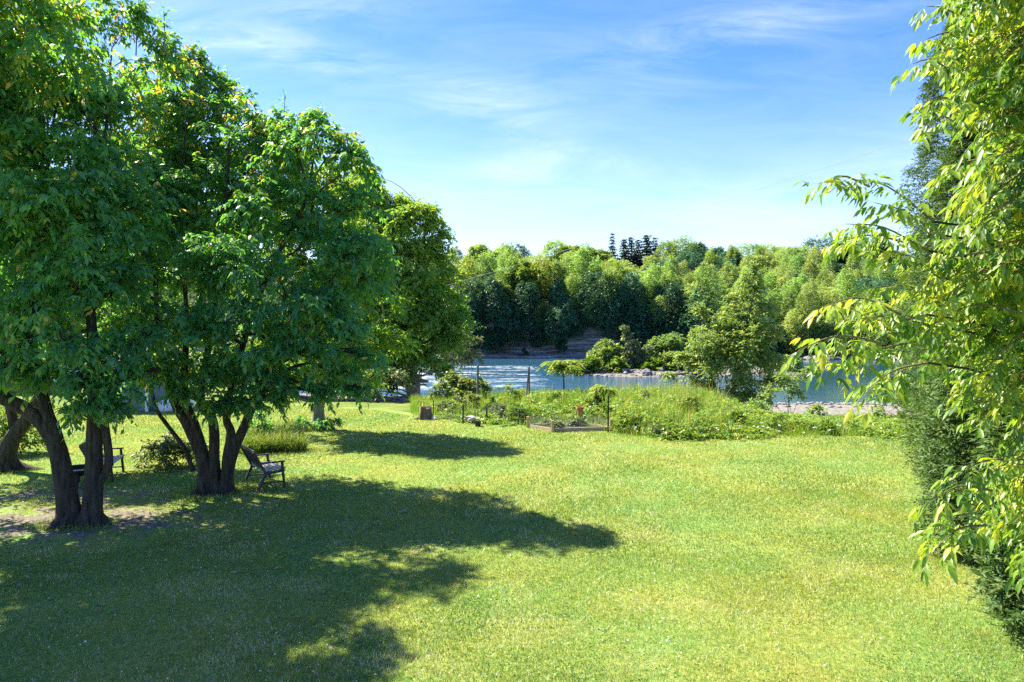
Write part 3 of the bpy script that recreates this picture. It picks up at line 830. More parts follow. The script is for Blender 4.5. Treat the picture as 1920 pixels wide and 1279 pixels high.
F_base = np.array([X_at(775, 48.5), 48.5, float(height(X_at(775, 48.5), 48.5))])
big_tree('maple_tree', 'farthest and lightest of the left trees, its drooping crown ending above the garden fence', 'tree', F_base,
    [[(775, 770, .35), (775, 720, .3), (780, 620, .22), (790, 500, .15), (800, 400, .06)],
     [(778, 650, .16), (740, 570, .11), (720, 480, .06)],
     [(780, 640, .15), (830, 600, .1), (860, 590, .05)]],
    [(775, 420, 48.5, 1.95), (735, 455, 48.5, 1.82), (815, 425, 48.5, 1.17), (798, 490, 48, 1.95), (832, 560, 48.5, 1.62), (858, 610, 48.5, 1.3), (745, 560, 47.5, 2.47), (785, 630, 47.9, 2.21), (830, 650, 48.5, 1.43), (868, 590, 48.7, 0.65),
     (722, 650, 47.5, 2.08), (752, 718, 47.8, 1.3), (695, 720, 47.5, 1.17), (800, 725, 48.5, 1.04), (690, 620, 47.5, 1.95), (808, 392, 48.5, 0.65), (762, 385, 48.5, 0.65), (780, 540, 47.1, 1.69), (830, 700, 48.5, 0.91), (720, 760, 47.5, 0.52), (812, 750, 48.1, 0.585), (742, 410, 48.5, 0.78), (720, 520, 48.5, 2.21), (700, 440, 49.5, 2.08), (770, 480, 47.9, 1.82), (815, 600, 47.5, 1.69), (760, 660, 47.5, 1.82), (730, 690, 47.5, 1.56), (800, 680, 47.5, 1.43), (845, 520, 48.5, 0.91), (690, 560, 48.5, 2.08), (660, 650, 48.5, 2.08), (680, 740, 48, 1.04), (740, 748, 47.5, 0.91), (820, 470, 48.5, 1.04), (735, 415, 49.5, 1.56), (700, 400, 49.5, 1.56), (835, 440, 48.5, 0.65), (845, 640, 48.1, 1.17), (700, 680, 47.5, 1.69), (770, 745, 47.8, 0.91), (725, 735, 47.5, 1.04), (690, 400, 49.5, 1.7), (712, 440, 49.5, 1.8), (668, 350, 50, 1.5), (725, 390, 49, 1.3), (720, 480, 49.5, 1.9), (700, 365, 50, 1.2), (745, 385, 49, 1.0), (680, 330, 50, 1.1)],
    48.5, M['far_maple_leaf'], M['pale_bark'], 35, per=9, L=.27, W=.125, dens=3.6, twig=.65, tint_fn=young_tips_sunlit_top)

D_base = gat(12, 888)
big_tree('leaning_tree', 'black leaning trunk at the left edge of the lawn', 'tree', D_base,
    [[(8, 890, .3), (12, 850, .25), (32, 810, .2), (60, 770, .17), (90, 700, .13), (110, 560, .08)],
     [(30, 812, .14), (10, 740, .1), (-40, 640, .07)]],
    [(120, 560, 18, 1.5), (40, 600, 18, 1.3), (160, 480, 18.5, 1.5), (60, 430, 18.5, 1.6), (240, 520, 19, 1.3), (-60, 560, 18, 1.6), (200, 650, 19, .8), (20, 680, 18, .6), (250, 330, 19, 1.4), (300, 620, 19.5, .9)],
    18.0, M['maple_leaf'], M['bark'], 34, per=8, L=.17, W=.075, dens=8, twig=.4)

# upright thin shoots above the crowns
def shoots(spec, parent, base, mat, seed):
    rng = np.random.default_rng(seed)
    for px, py0, py1, Y in spec:
        P, D = [], []
        a, b = at(px, py0, Y), at(px + rng.uniform(-6, 6), py1, Y)
        for t in np.linspace(0, 1, 10):
            P.append(a * (1 - t) + b * t + rng.normal(0, .05, 3)); D.append(nrm(np.array([rng.normal(0, .6), rng.normal(0, .6), .6])))
        V, F, T = leaves_from_sprays(np.array(P), np.array(D), rng, per=5, twig=.25, L=.13, W=.05, droop=.3)
        tv, tf = tube(np.array([a - [0, 0, .5], (a + b) / 2, b]), [.012, .008, .003], 4, wob=0)
        n = len(V)
        mesh_np('top_shoot', np.vstack([V, tv]), np.vstack([F, np.asarray(tf) + n]), None, parent, base, tint=np.concatenate([T, np.zeros(len(tv))]), mats=[mat, M['bark']], midx=np.concatenate([np.zeros(len(F)), np.ones(len(tf))]))


roots = [o for o in COL.objects if o.name.startswith('maple_tree')]
shoots([(255, 60, -10, 14.5), (330, 90, 60, 14.8), (310, 60, 20, 14.6), (60, 40, 0, 14)], roots[0], A_base, M['maple_leaf'], 41)
shoots([(345, 120, 92, 17), (385, 150, 105, 17), (425, 180, 130, 17.2), (375, 110, 90, 17)], roots[1], B_base, M['maple_leaf'], 42)
shoots([(532, 235, 175, 15.8), (604, 240, 200, 15.7), (575, 235, 212, 15.8), (660, 285, 255, 15.6)], roots[1], B_base, M['maple_leaf'], 43)


# ------------------------------------------------------------------ conifers (spruce shape), used for one tree near by and for the skyline
def conifer_mesh(H, R, rng, tiers=16, L=.5, W=.22, per=9, gap=.12):
    P, D = [], []
    parts = []
    for k in range(tiers):
        t = k / (tiers - 1)
        z = H * (gap + (1 - gap) * t)
        r = R * (1 - t) ** .85 * rng.uniform(.75, 1.15) + .05
        nb = max(3, int(9 * (1 - t) + 3))
        for a in rng.uniform(0, 6.28) + np.arange(nb) * 6.283 / nb + rng.normal(0, .15, nb):
            rr = r * rng.uniform(.65, 1.1)
            d = np.array([math.cos(a), math.sin(a), 0])
            q, w = smooth_path([np.array([0, 0, z]), np.array([0, 0, z]) + d * rr * .6 + [0, 0, .04 * rr], np.array([0, 0, z]) + d * rr - [0, 0, .12 * rr]], [.03, .02, .008], 4)
            parts.append(tube(q, w, 3, wob=0))
            ns = max(2, int(rr / (L * .55)))
            for s in np.linspace(.25, 1.0, ns):
                P.append(np.array([0, 0, z]) + d * rr * s + np.array([0, 0, .05 - .15 * s * s]) * rr + rng.normal(0, .04, 3))
                D.append(nrm(d + rng.normal(0, .3, 3)))
    P, D = np.array(P), np.array(D)
    V, F, T = leaves_from_sprays(P, D, rng, per=per, twig=L * 1.5, L=L, W=W, droop=.15, hang=.1)
    parts.append(tube(np.array([[0, 0, -.2], [0, 0, H * .5], [0, 0, H]]), [H * .016, H * .01, .01], 7, wob=.05))
    tv, tf = join(parts)
    return V, F, T, tv, tf


rng = np.random.default_rng(51)
sp = np.array([at(672, 700, 58)[0], 58, -2.2])
V, F, T, tv, tf = conifer_mesh(21.4, 6.4, rng, tiers=24, L=.5, W=.17, per=10)
t = thing('spruce_tree', 'dark conifer whose bare-tipped branches stick out behind the lawn trees', 'tree', sp)
mesh_np('trunk', tv, tf, M['bark'], t, smooth=True)
mesh_np('crown', V, F, M['conifer_leaf'], t, tint=T)

# ------------------------------------------------------------------ hedge of cedars on the right
def cedar(base, H, R, seed, label, n=5200):
    rng = np.random.default_rng(seed)
    root = thing('cedar_tree', label, 'tree', base, group='cedars along the right edge of the lawn')
    # flattened upright fans on an uneven cone
    t = rng.uniform(0, 1, n) ** .9
    a = rng.uniform(0, 6.283, n)
    prof = np.interp(t, [0, .08, .3, .65, .9, 1], [.78, 1.0, 1.0, .8, .42, .08])
    lump = .80 + .42 * vnoise(a * 2.2 + seed, t * H * .75 + seed * 3)
    r = R * prof * lump * rng.uniform(.68, 1.05, n)
    P = np.stack([np.cos(a) * r, np.sin(a) * r, .12 + t * H], 1)
    D = nrm(np.stack([np.cos(a), np.sin(a), rng.uniform(-.1, .9, n)], 1) + rng.normal(0, .35, (n, 3)))
    V, F, T = leaves_from_sprays(P, D, rng, per=12, twig=.26, L=.10, W=.032, droop=.15, hang=.45)
    mesh_np('crown', V, F, M['cedar_leaf'], root, tint=T)
    parts = [tube(*smooth_path([np.array([0, 0, -.1]), np.array([.05, 0, H * .5]), np.array([0, 0, H * .97])], [.17, .11, .02], 14), 8)]
    for k in range(40):
        z = rng.uniform(.05, .9) * H; aa = rng.uniform(0, 6.283); rr = R * .75 * (1 - z / H * .7)
        s = np.array([0, 0, z]); e = np.array([math.cos(aa) * rr, math.sin(aa) * rr, z + .35])
        parts.append(tube(*smooth_path([s, (s + e) / 2 - [0, 0, .05], e], [.03, .02, .008], 5), 4, wob=0))
    tv, tf = join(parts)
    mesh_np('trunk', tv, tf, M['bark'], root, smooth=True)


cedar((13.5, 20.6, 0), 13.2, 1.55, 61, 'tallest and farthest cedar of the hedge, next to the meadow edge', 7000)
cedar((11.35, 17.0, 0), 8.8, 1.25, 62, 'second farthest cedar of the right hedge', 5600)
cedar((9.75, 13.6, 0), 7.0, 1.2, 63, 'cedar in the middle of the right hedge behind drooping leaves', 6200)
cedar((8.15, 10.9, 0), 5.4, 1.2, 64, 'nearest cedar of the hedge, its browned foot at the lower right edge', 8000)
cedar((6.85, 8.2, 0), 4.6, 1.0, 65, 'cedar just past the right edge of the picture', 5000)


# ------------------------------------------------------------------ drooping leaves of the near tree on the right
def near_tree():
    rng = np.random.default_rng(71)
    base = np.array([6.1, 5.6, 0.0])
    root = thing('ash_tree', 'near tree at right with long drooping sunlit yellow green leaves', 'tree', base)
    tp, trd = smooth_path([base + [0, 0, -.1], base + [-.1, 0, 2], base + [-.3, -.1, 4.2], base + [-.4, 0, 7.2]], [.2, .16, .12, .05], 26)
    wood = [tube(tp, trd, 10)]
    twigs = []
    LP, LD, LL, LT = [], [], [], []
    def branchlet(S, T, sag=.12, step=.065, scale=1.0, young=0.0):
        d = T - S; ln = np.linalg.norm(d)
        mid = S + d * .55 + np.array([0, 0, sag * ln])
        n = max(4, int(ln / .08))
        P, R = smooth_path([S, mid, T], [.009, .006, .002], n)
        twigs.append(tube(P, R, 4, wob=0))
        k = max(4, int(ln / step))
        for i in range(k):
            u = .12 + .88 * i / (k - 1)
            j = min(n - 2, int(u * (n - 1))); f = u * (n - 1) - j
            p = P[j] * (1 - f) + P[j + 1] * f; t = nrm(P[j + 1] - P[j])
            side = nrm(np.cross(t, [0, 0, 1.0]))
            tone = rng.beta(1.2, 1.2)
            for s in ((-1, 1) if i < k - 1 else (0,)):
                pd = nrm(t * rng.uniform(.35, .8) + side * s * rng.uniform(.5, .95) + np.array([0, 0, rng.uniform(-.35, .25)]) + rng.normal(0, .15, 3))
                rl = scale * rng.uniform(.07, .13)
                e = p + pd * rl - np.array([0, 0, rl * .25])
                twigs.append((np.array([p - side * .0012, p + side * .0012, e + side * .0008, e - side * .0008]), [(0, 1, 2, 3)]))
                s2 = nrm(np.cross(pd, [0, 0, 1.0]))
                down = np.array([0, 0, -1.0])
                dr = rng.uniform(.35, 1.1)
                items = [(e, pd * .8 + down * dr, 1.1)]
                for q, fr in ((.55, .9), (.95, 1.0)):
                    for sg in (-1, 1):
                        if rng.uniform() < .1: continue
                        items.append((p + (e - p) * q, pd * .55 + s2 * sg * rng.uniform(.45, .9) + down * dr * rng.uniform(.6, 1.2), fr))
                for q, dd, fr in items:
                    LP.append(q); LD.append(nrm(dd + rng.normal(0, .12, 3))); LL.append(.094 * fr * scale * rng.uniform(.5, 1.25))
                    LT.append(np.clip(.15 + tone * .65 + rng.normal(0, .08) + young + (.25 if rng.uniform() < .05 else 0), 0, 1))
    yk = [-80, 0, 60, 130, 180, 240, 300, 340, 420, 480, 560, 640, 700, 760, 830, 870, 930, 1000, 1060, 1100]
    xk = [1755, 1785, 1775, 1765, 1785, 1815, 1825, 1815, 1785, 1755, 1720, 1700, 1730, 1790, 1860, 1850, 1825, 1825, 1880, 1970]
    cnt = 0
    while cnt < 620:
        py = rng.uniform(-80, 1090)
        pr = np.interp(py, [-80, 680, 720, 860, 900, 1050, 1090], [1, 1, .35, .22, .55, .5, .1])
        if rng.uniform() > pr: continue
        xl = np.interp(py, yk, xk)
        px = rng.uniform(xl, 2010)
        Y = rng.uniform(4.2, 6.4)
        T = at(px, py, Y)
        young_ = rng.uniform(-.2, .26)
        S = T + np.array([rng.uniform(.35, .8), rng.uniform(-.25, .3), rng.uniform(-.05, .45)])
        branchlet(S, T, sag=rng.uniform(.02, .2), young=young_)
        cnt += 1
        if cnt % 60 == 0:
            j = int(np.argmin(np.abs(tp[:, 2] - (S[2] - .4))))
            wood.append(tube(*smooth_path([tp[j], (tp[j] + S) / 2 + [0, 0, .15], S], [.014, .010, .006], 8), 5, wob=0))
    # sprays that reach out over the lawn and the sky
    for a, b, c, d, Y, sag in ((1750, 415, 1590, 335, 4.3, .10), (1630, 350, 1535, 345, 4.25, .12), (1760, 440, 1640, 380, 4.2, .06), (1740, 470, 1585, 420, 4.4, .08), (1700, 455, 1570, 455, 4.6, .08),
                               (1760, 520, 1650, 470, 4.4, .08), (1690, 590, 1545, 575, 4.1, .12), (1740, 610, 1600, 600, 4.3, .06), (1660, 645, 1500, 655, 4.0, .10), (1600, 640, 1545, 690, 4.1, .10),
                               (1720, 640, 1590, 690, 4.2, .06), (1740, 680, 1620, 735, 4.4, .08), (1700, 690, 1640, 745, 4.4, .05), (1780, 130, 1712, 120, 4.2, .10), (1800, 190, 1730, 205, 4.1, .10),
                               (1800, 30, 1738, 12, 4.5, .05), (1820, 60, 1735, 75, 4.5, .05), (1790, 230, 1745, 235, 3.9, .12), (1860, 920, 1742, 945, 4.1, .12), (1850, 985, 1745, 1040, 4.0, .12), (1830, 960, 1755, 1000, 4.2, .08),
                               (1830, 300, 1770, 330, 4.6, .06), (1760, 560, 1640, 540, 4.5, .08), (1740, 590, 1620, 640, 4.3, .06), (1880, 860, 1790, 900, 4.3, .08)):
        branchlet(at(a, b, Y + .25), at(c, d, Y), sag=sag, step=.06, young=.04)
        if abs(a - 1750) < 20: wood.append(tube(*smooth_path([at(a + 230, b + 90, Y + .75), at(a + 110, b + 22, Y + .45), at(a, b, Y + .25)], [.011, .010, .008], 10), 5, wob=0))
    tv, tf = join(wood); mesh_np('trunk', tv, tf, M['bark'], root, base, smooth=True)
    tv, tf = join(twigs); mesh_np('twigs', tv, tf, M['twig'], root, base)
    LP, LD, LL, LT = map(np.array, (LP, LD, LL, LT))
    V, F, T = leaf_fine(LP, LD, LL, LL * rng.uniform(.22, .38, len(LL)), LT, rng)
    mesh_np('crown', V, F, M['ash_leaf'], root, base, tint=T, smooth=True)


near_tree()

# ------------------------------------------------------------------ far forest
rng = np.random.default_rng(81)


def forest_proto(kind, H, R, seed, mat, L=.34, W=.21, dens=6.2):
    rng = np.random.default_rng(seed)
    blobs = []
    if kind == 'round':
        for k in range(15):
            t = (k + rng.uniform(0, 1)) / 15
            z = H * (.18 + .72 * t); rr = R * (1 - .55 * max(0, t - .35) / .65) * .62
            a = k * 2.4 + rng.uniform(-.4, .4)
            blobs.append((math.cos(a) * rr * rng.uniform(.5, 1), math.sin(a) * rr * rng.uniform(.5, 1), z, R * rng.uniform(.34, .5)))
        blobs.append((0, 0, H * .87, R * .42))
    elif kind == 'tall':
        for k in range(12):
            t = k / 11
            rr = R * .5 * (1 - .6 * t); a = k * 2.4
            blobs.append((math.cos(a) * rr, math.sin(a) * rr, H * (.14 + .8 * t), R * rng.uniform(.7, 1.2) * (.48 - .24 * t)))
    elif kind == 'shrub':
        for k in range(12):
            a = k * 2.4; q = rng.uniform(0, 1)
            blobs.append((math.cos(a) * R * .5 * rng.uniform(.4, 1), math.sin(a) * R * .5 * rng.uniform(.4, 1), H * (.1 + .75 * q), R * rng.uniform(.3, .45) * (1.1 - .4 * q)))
    elif kind == 'dome':
        for k in range(14):
            d = sph(1, rng)[0]; d[2] = abs(d[2])
            blobs.append((d[0] * R * .62, d[1] * R * .62, H * .42 + d[2] * H * .43, R * rng.uniform(.22, .46)))
        for k in range(5):
            a = rng.uniform(0, 6.28)
            blobs.append((math.cos(a) * R * .6, math.sin(a) * R * .6, H * rng.uniform(.12, .34), R * .36))
    if kind in ('round', 'tall'):
        # an uneven, lobed crown: noise of several sizes on one tall outline
        n = int(1150 * (R / 3.5) * (H / 11))
        t = rng.uniform(0, 1, n); a = rng.uniform(0, 6.283, n)
        prof = np.interp(t, [0, .12, .4, .7, .9, 1], [.55, .82, 1, .96, .74, .36] if kind == 'round' else [.6, .9, 1, .86, .58, .22])
        f = fbm(np.cos(a) * 1.25 + seed * 3.1 + t * H * .16, np.sin(a) * 1.25 + seed * 1.7 + t * H * .24, 4)
        r = R * prof * (.30 + 1.45 * f) * rng.uniform(.25, 1.08, n) ** .55
        top = H * (.86 + .34 * fbm(np.cos(a) * 1.1 + seed, np.sin(a) * 1.1 + 4, 3))
        P = np.stack([np.cos(a) * r, np.sin(a) * r, .10 * H + t * top * .92], 1) + rng.normal(0, .16, (n, 3))
        D = nrm(np.stack([np.cos(a), np.sin(a), rng.uniform(0, 1.3, n)], 1) + rng.normal(0, .5, (n, 3)))
        C = P[::8]
    else: P, D, C = blob_sprays(blobs, rng, nsub=13, dens=dens, subr=(.24, .46), shell=.82, flat=1.15, spread=(.25, 1.5))
    V, F, T = leaves_from_sprays(P, D, rng, per=7, twig=.9, L=L, W=W, droop=.3)
    # a thin shared light/dark leaf mix; trunk as second material
    trs = [smooth_path([(0, 0, -.6), (.1, 0, H * .4), (0, .1, H * .85)], [H * .020, H * .014, .04], 8)]
    parts = [tube(p, r, 6) for p, r in trs] + limbs_to(blobs[:9], C, trs, rng, rl=.07)
    tv, tf = join(parts)
    n = len(V)
    VV = np.vstack([V, tv]); FF = np.vstack([F, np.asarray(tf) + n])
    o = mesh_np('forest_tree', VV, FF, None, tint=np.concatenate([T, np.zeros(len(tv))]), mats=[mat, M['far_bark']], midx=np.concatenate([np.zeros(len(F)), np.ones(len(tf))]))
    return o


def conifer_proto(H, R, seed):
    rng = np.random.default_rng(seed)
    V, F, T, tv, tf = conifer_mesh(H, R, rng, tiers=13, L=.8, W=.36, per=9, gap=.2)
    n = len(V)
    return mesh_np('pine_tree', np.vstack([V, tv]), np.vstack([F, np.asarray(tf) + n]), None, tint=np.concatenate([T, np.zeros(len(tv))]),
                   mats=[M['conifer_leaf'], M['far_bark']], midx=np.concatenate([np.zeros(len(F)), np.ones(len(tf))]))


PROTO = {
    'green': [forest_proto('round', 11, 3.6, 1, M['forest_leaf']), forest_proto('dome', 10, 4.0, 2, M['forest_leaf']), forest_proto('tall', 13, 3.4, 3, M['forest_leaf']), forest_proto('tall', 14, 2.6, 15, M['forest_leaf'])],
    'pale': [forest_proto('round', 11, 3.7, 4, M['pale_forest_leaf']), forest_proto('dome', 10, 3.9, 5, M['pale_forest_leaf']), forest_proto('tall', 12, 3.2, 12, M['pale_forest_leaf'])],
    'gold': [forest_proto('dome', 10, 3.9, 6, M['gold_forest_leaf']), forest_proto('round', 11, 3.6, 7, M['gold_forest_leaf'])],
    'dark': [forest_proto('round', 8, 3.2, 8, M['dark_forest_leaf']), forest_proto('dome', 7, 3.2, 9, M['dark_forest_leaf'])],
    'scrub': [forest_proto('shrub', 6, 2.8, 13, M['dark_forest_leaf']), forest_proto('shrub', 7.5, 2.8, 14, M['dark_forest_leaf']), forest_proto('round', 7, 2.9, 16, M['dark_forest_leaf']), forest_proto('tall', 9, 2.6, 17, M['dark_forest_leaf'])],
    'pine': [conifer_proto(15, 3.0, 10), conifer_proto(14, 2.6, 11)],
}
USED = {}


def place(kind, x, y, s, label, group, z=None, cat='tree', sz=1.0, k=None, wide=1.0):
    if k is None: k = int(rng.integers(len(PROTO[kind])))
    src = PROTO[kind][k]
    if not USED.get((kind, k)):
        o = src; USED[(kind, k)] = 1
    else:
        o = src.copy(); COL.objects.link(o)
    if z is None: z = float(height(x, y))
    o.location = (x, y, z - .2)
    o.rotation_euler = (0, 0, rng.uniform(0, 6.28))
    o.scale = (s * wide * rng.uniform(.8, 1.15), s * wide * rng.uniform(.8, 1.15), s * sz * (rng.uniform(.85, 1.2) if sz == 1.0 else 1))
    tag(o, label, cat, group)
    return o




# trees along the cliff edge, their tops in the sun
for i, px in enumerate(np.arange(770, 1262, 27)):
    Y = far_shore(X_at(px, 166)) + rng.uniform(2.5, 6.5)
    kind = 'gold' if any(abs(px - q) < 16 for q in (864, 985, 1008, 1150, 1175)) else 'green'
    lab = {'gold': 'yellow topped round tree on the edge of the shaded cliff', 'green': 'round green tree on the edge of the shaded cliff'}[kind]
    place(kind, X_at(px, Y), Y, rng.uniform(.92, 1.12), lab, 'trees along the cliff edge')
for i, px in enumerate(np.arange(780, 1250, 34)):
    Y = far_shore(X_at(px, 166)) + rng.uniform(10, 15)
    place('green' if i % 3 else 'pale', X_at(px, Y), Y, rng.uniform(.85, 1.05), 'leafy tree in the second row above the cliff', 'trees behind the cliff edge')
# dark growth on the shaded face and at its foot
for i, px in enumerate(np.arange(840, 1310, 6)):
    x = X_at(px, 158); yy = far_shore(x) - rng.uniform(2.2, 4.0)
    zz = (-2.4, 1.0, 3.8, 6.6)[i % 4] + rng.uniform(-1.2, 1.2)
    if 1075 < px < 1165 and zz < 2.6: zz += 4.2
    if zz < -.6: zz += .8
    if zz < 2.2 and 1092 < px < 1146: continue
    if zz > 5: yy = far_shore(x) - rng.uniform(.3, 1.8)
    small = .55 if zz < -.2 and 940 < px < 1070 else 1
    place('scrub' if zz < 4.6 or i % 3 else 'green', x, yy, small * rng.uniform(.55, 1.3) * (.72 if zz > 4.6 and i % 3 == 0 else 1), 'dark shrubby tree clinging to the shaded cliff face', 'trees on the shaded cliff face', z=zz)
# slope behind the cliff, rising to the skyline on the left
for Y, step in ((186, 40), (200, 36), (216, 34)):
    for px in np.arange(800, 1260, step):
        p = px + rng.uniform(-14, 14); y = Y + rng.uniform(-4, 4)
        place(('green', 'green', 'dark', 'pale')[int(rng.integers(4))], X_at(p, y), y, rng.uniform(.68, .88), 'tree on the wooded rise behind the cliff', 'trees on the rise behind the cliff')
# right-hand wooded slope, lit from the side
for Y, step in ((153, 33), (161, 33), (170, 32), (179, 31), (189, 30), (200, 30), (212, 29), (225, 29), (238, 30)):
    lo = 1225 + max(0, (172 - Y)) * 3
    for px in np.arange(lo, 1790, step):
        p = px + rng.uniform(-11, 11); y = Y + rng.uniform(-3.5, 3.5)
        x = X_at(p, y)
        if y < far_shore(x) + 2: y = far_shore(x) + 2 + rng.uniform(0, 2)
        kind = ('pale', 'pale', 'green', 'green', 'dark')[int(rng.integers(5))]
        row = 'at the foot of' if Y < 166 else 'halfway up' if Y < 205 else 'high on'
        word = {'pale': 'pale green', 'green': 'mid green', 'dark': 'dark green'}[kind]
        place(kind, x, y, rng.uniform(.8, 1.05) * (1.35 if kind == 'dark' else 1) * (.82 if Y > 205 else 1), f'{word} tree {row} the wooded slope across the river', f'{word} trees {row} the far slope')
# skyline
for px, top, kind, word in ((900, 447, 'green', 'broad lone tree standing out on the left of the skyline'), (946, 452, 'green', 'narrow ragged treetop on the skyline beside the lone broad tree'), (972, 462, 'dark', 'dark rounded treetop on the left skyline above the gap'),
                            (1040, 462, 'green', 'broad skyline tree left of the pines'), (1062, 458, 'pale', 'lighter skyline tree left of the pines'), (1095, 450, 'green', 'domed skyline tree just left of the pines'), (1120, 458, 'green', 'skyline tree touching the pines'),
                            (1250, 458, 'green', 'skyline tree just right of the pines'), (1275, 452, 'green', 'rounded skyline tree right of the pines'), (1300, 446, 'dark', 'dark rounded skyline tree right of the pines'), (1345, 455, 'dark', 'dark skyline tree above the riverside poplar'),
                            (1365, 462, 'dark', 'low dark skyline tree above the riverside poplar'), (1412, 452, 'green', 'feathery skyline tree right of the poplar top'), (1440, 455, 'pale', 'pale gappy skyline tree right of the poplar top'), (1470, 455, 'green', 'mid green skyline tree between the poplar and the near leaves'),
                            (1495, 458, 'green', 'skyline tree left of the dip near the leaves'), (1535, 450, 'dark', 'dark skyline tree right of the dip'), (1570, 445, 'dark', 'dark skyline tree behind the drooping twigs'), (1605, 440, 'green', 'skyline tree behind the drooping leaves'), (1650, 435, 'dark', 'skyline tree deep behind the near leaves')):
    Y = rng.uniform(238, 250)
    x = X_at(px, Y); z = float(height(x, Y)) - .3
    want = at(px, top, Y)[2] - z
    H = 11.0 if kind != 'dark' else 8.0
    s = want / H
    place(kind, x, Y, min(s, 1.25), word, None, z=z, sz=s / min(s, 1.25), k=int(rng.integers(2)), wide=1.5)
for px, top, word in ((1148, 440, 'thin spire of a pine left of the pine group on the skyline'), (1170, 446, 'leftmost full pine of the dark group on the skyline'), (1183, 442, 'second pine of the dark group on the skyline'), (1196, 447, 'third pine of the dark group on the skyline'), (1212, 438, 'tallest pine of the dark group on the skyline'), (1228, 448, 'rightmost pine of the dark group on the skyline')):
    Y = rng.uniform(246, 252)
    x = X_at(px, Y); z = float(height(x, Y)) - .3
    s = (at(px, top, Y)[2] - z) / 14.6
    place('pine', x, Y, s * (.7 if px < 1160 else 1.35), word, 'pines on the skyline', z=z, sz=s / (s * (.7 if px < 1160 else 1.35)))
# trees behind the lawn on the left, seen through the gaps
for px, Y, s in ((-60, 46, 1.0), (60, 50, .95), (170, 52, 1.0), (300, 55, .95), (420, 58, .9), (540, 60, .9), (660, 62, .85)):
    place('green', X_at(px, Y), Y, s, 'tree beyond the back of the lawn, glimpsed through the dark crowns', 'trees beyond the back of the lawn', z=-.3 if px < 300 else -1.5)

def hedge_bush(px, Y, w, h, seed, label, mat):
    x = X_at(px, Y); rg = np.random.default_rng(seed)
    bl = [(x + rg.normal(0, w * .4), Y + rg.normal(0, w * .25), h * rg.uniform(.3, .8), w * .42) for _ in range(7)] + [(x, Y, h * .35, w * .5)]
    bush('back_shrub', label, 'bush', (x, Y, float(height(x, Y))), bl, M[mat], seed, L=.22, W=.11, dens=7, twig=.35)


# ------------------------------------------------------------------ trees and bushes by the water
for k_, (px_, Y_, w_, h_, mt_, lb_) in enumerate(((-60, 42, 2.2, 3.2, 'forest_leaf', 'tall shrub at the back of the lawn beyond the leaning trunk'), (60, 40, 2.0, 2.8, 'shrub_leaf', 'sunlit shrub at the back of the lawn left of the shed'), (215, 38, 1.6, 2.6, 'back_maple_leaf', 'shrub growing beside the grey shed'),
                                         (330, 42, 2.2, 2.8, 'forest_leaf', 'shrub behind the covered heap'), (430, 41, 2.0, 2.6, 'shrub_leaf', 'shrub glimpsed through the fanned stems'), (530, 40, 2.0, 2.4, 'back_maple_leaf', 'shrub at the back of the lawn left of the pale trunk'),
                                         (640, 39, 1.8, 2.2, 'shrub_leaf', 'shrub at the back of the lawn just right of the pale trunk'), (705, 36, 1.3, 1.7, 'pale_leaf', 'pale shrub under the farthest left tree'))):
    hedge_bush(px_, Y_, w_, h_, 300 + k_, lb_, mt_)


def pb(lst): return [(*at(a, b, c), d) for a, b, c, d in lst]


b = np.array([X_at(1372, 45), 45, float(height(X_at(1372, 45), 45))])
bush('poplar_tree', 'bushy bright poplar standing on the near river bank', 'tree', b,
     pb([(1418, 500, 45, .5), (1405, 540, 45, 1.0), (1382, 572, 45, .9), (1432, 575, 45, .8), (1345, 612, 44.6, 1.15), (1400, 620, 44.4, 1.6), (1318, 640, 45, .8), (1440, 628, 45, .9), (1305, 680, 45, 1.0), (1360, 680, 44, 1.6), (1430, 680, 44.6, 1.3), (1280, 668, 45, .45), (1330, 728, 44.2, .8), (1300, 718, 45, .7), (1390, 716, 44.5, .8), (1258, 705, 45, .4), (1462, 680, 45, .7), (1318, 585, 45, .7), (1300, 625, 45, .3), (1330, 748, 44, .9), (1370, 750, 43.6, 1.0), (1300, 750, 44, .8), (1410, 745, 44, .9), (1345, 772, 43.5, .7), (1385, 775, 43.5, .7), (1310, 772, 43.5, .6), (1450, 720, 44.5, .8), (1275, 735, 44, .5), (1410, 515, 45, .6), (1425, 485, 45, .3), (1390, 640, 44, 1.5), (1330, 650, 44, 1.3)]),
     M['poplar_leaf'], 91, per=8, L=.19, W=.12, dens=6.2, nsub=14, spread=(.4, 1.5), twig=.5, droop=.5, barkmat=M['far_bark'], crown='crown', stemname='trunk', stem_r=.03,
     trunks=[([b + [0, 0, -.3], b + [.1, 0, 2.5], b + [.6, 0, 5], b + [1.5, 0, 8.5]], [.2, .16, .11, .03]), ([b + [-.2, 0, -.3], b + [-1.2, 0, 2.5], b + [-2, 0, 5]], [.14, .1, .04])])


def water_bush(px, ybot, Y, blobs, mat, label, seed, name='river_bush', L=.2, W=.1, dens=6, zg=None, group=None, cat='bush', **kw):
    x = X_at(px, Y)
    base = (x, Y, float(height(x, Y)) if zg is None else zg)
    return bush(name, label, cat, base, pb(blobs), mat, seed, L=L, W=W, dens=dens, twig=.35, group=group, **kw)


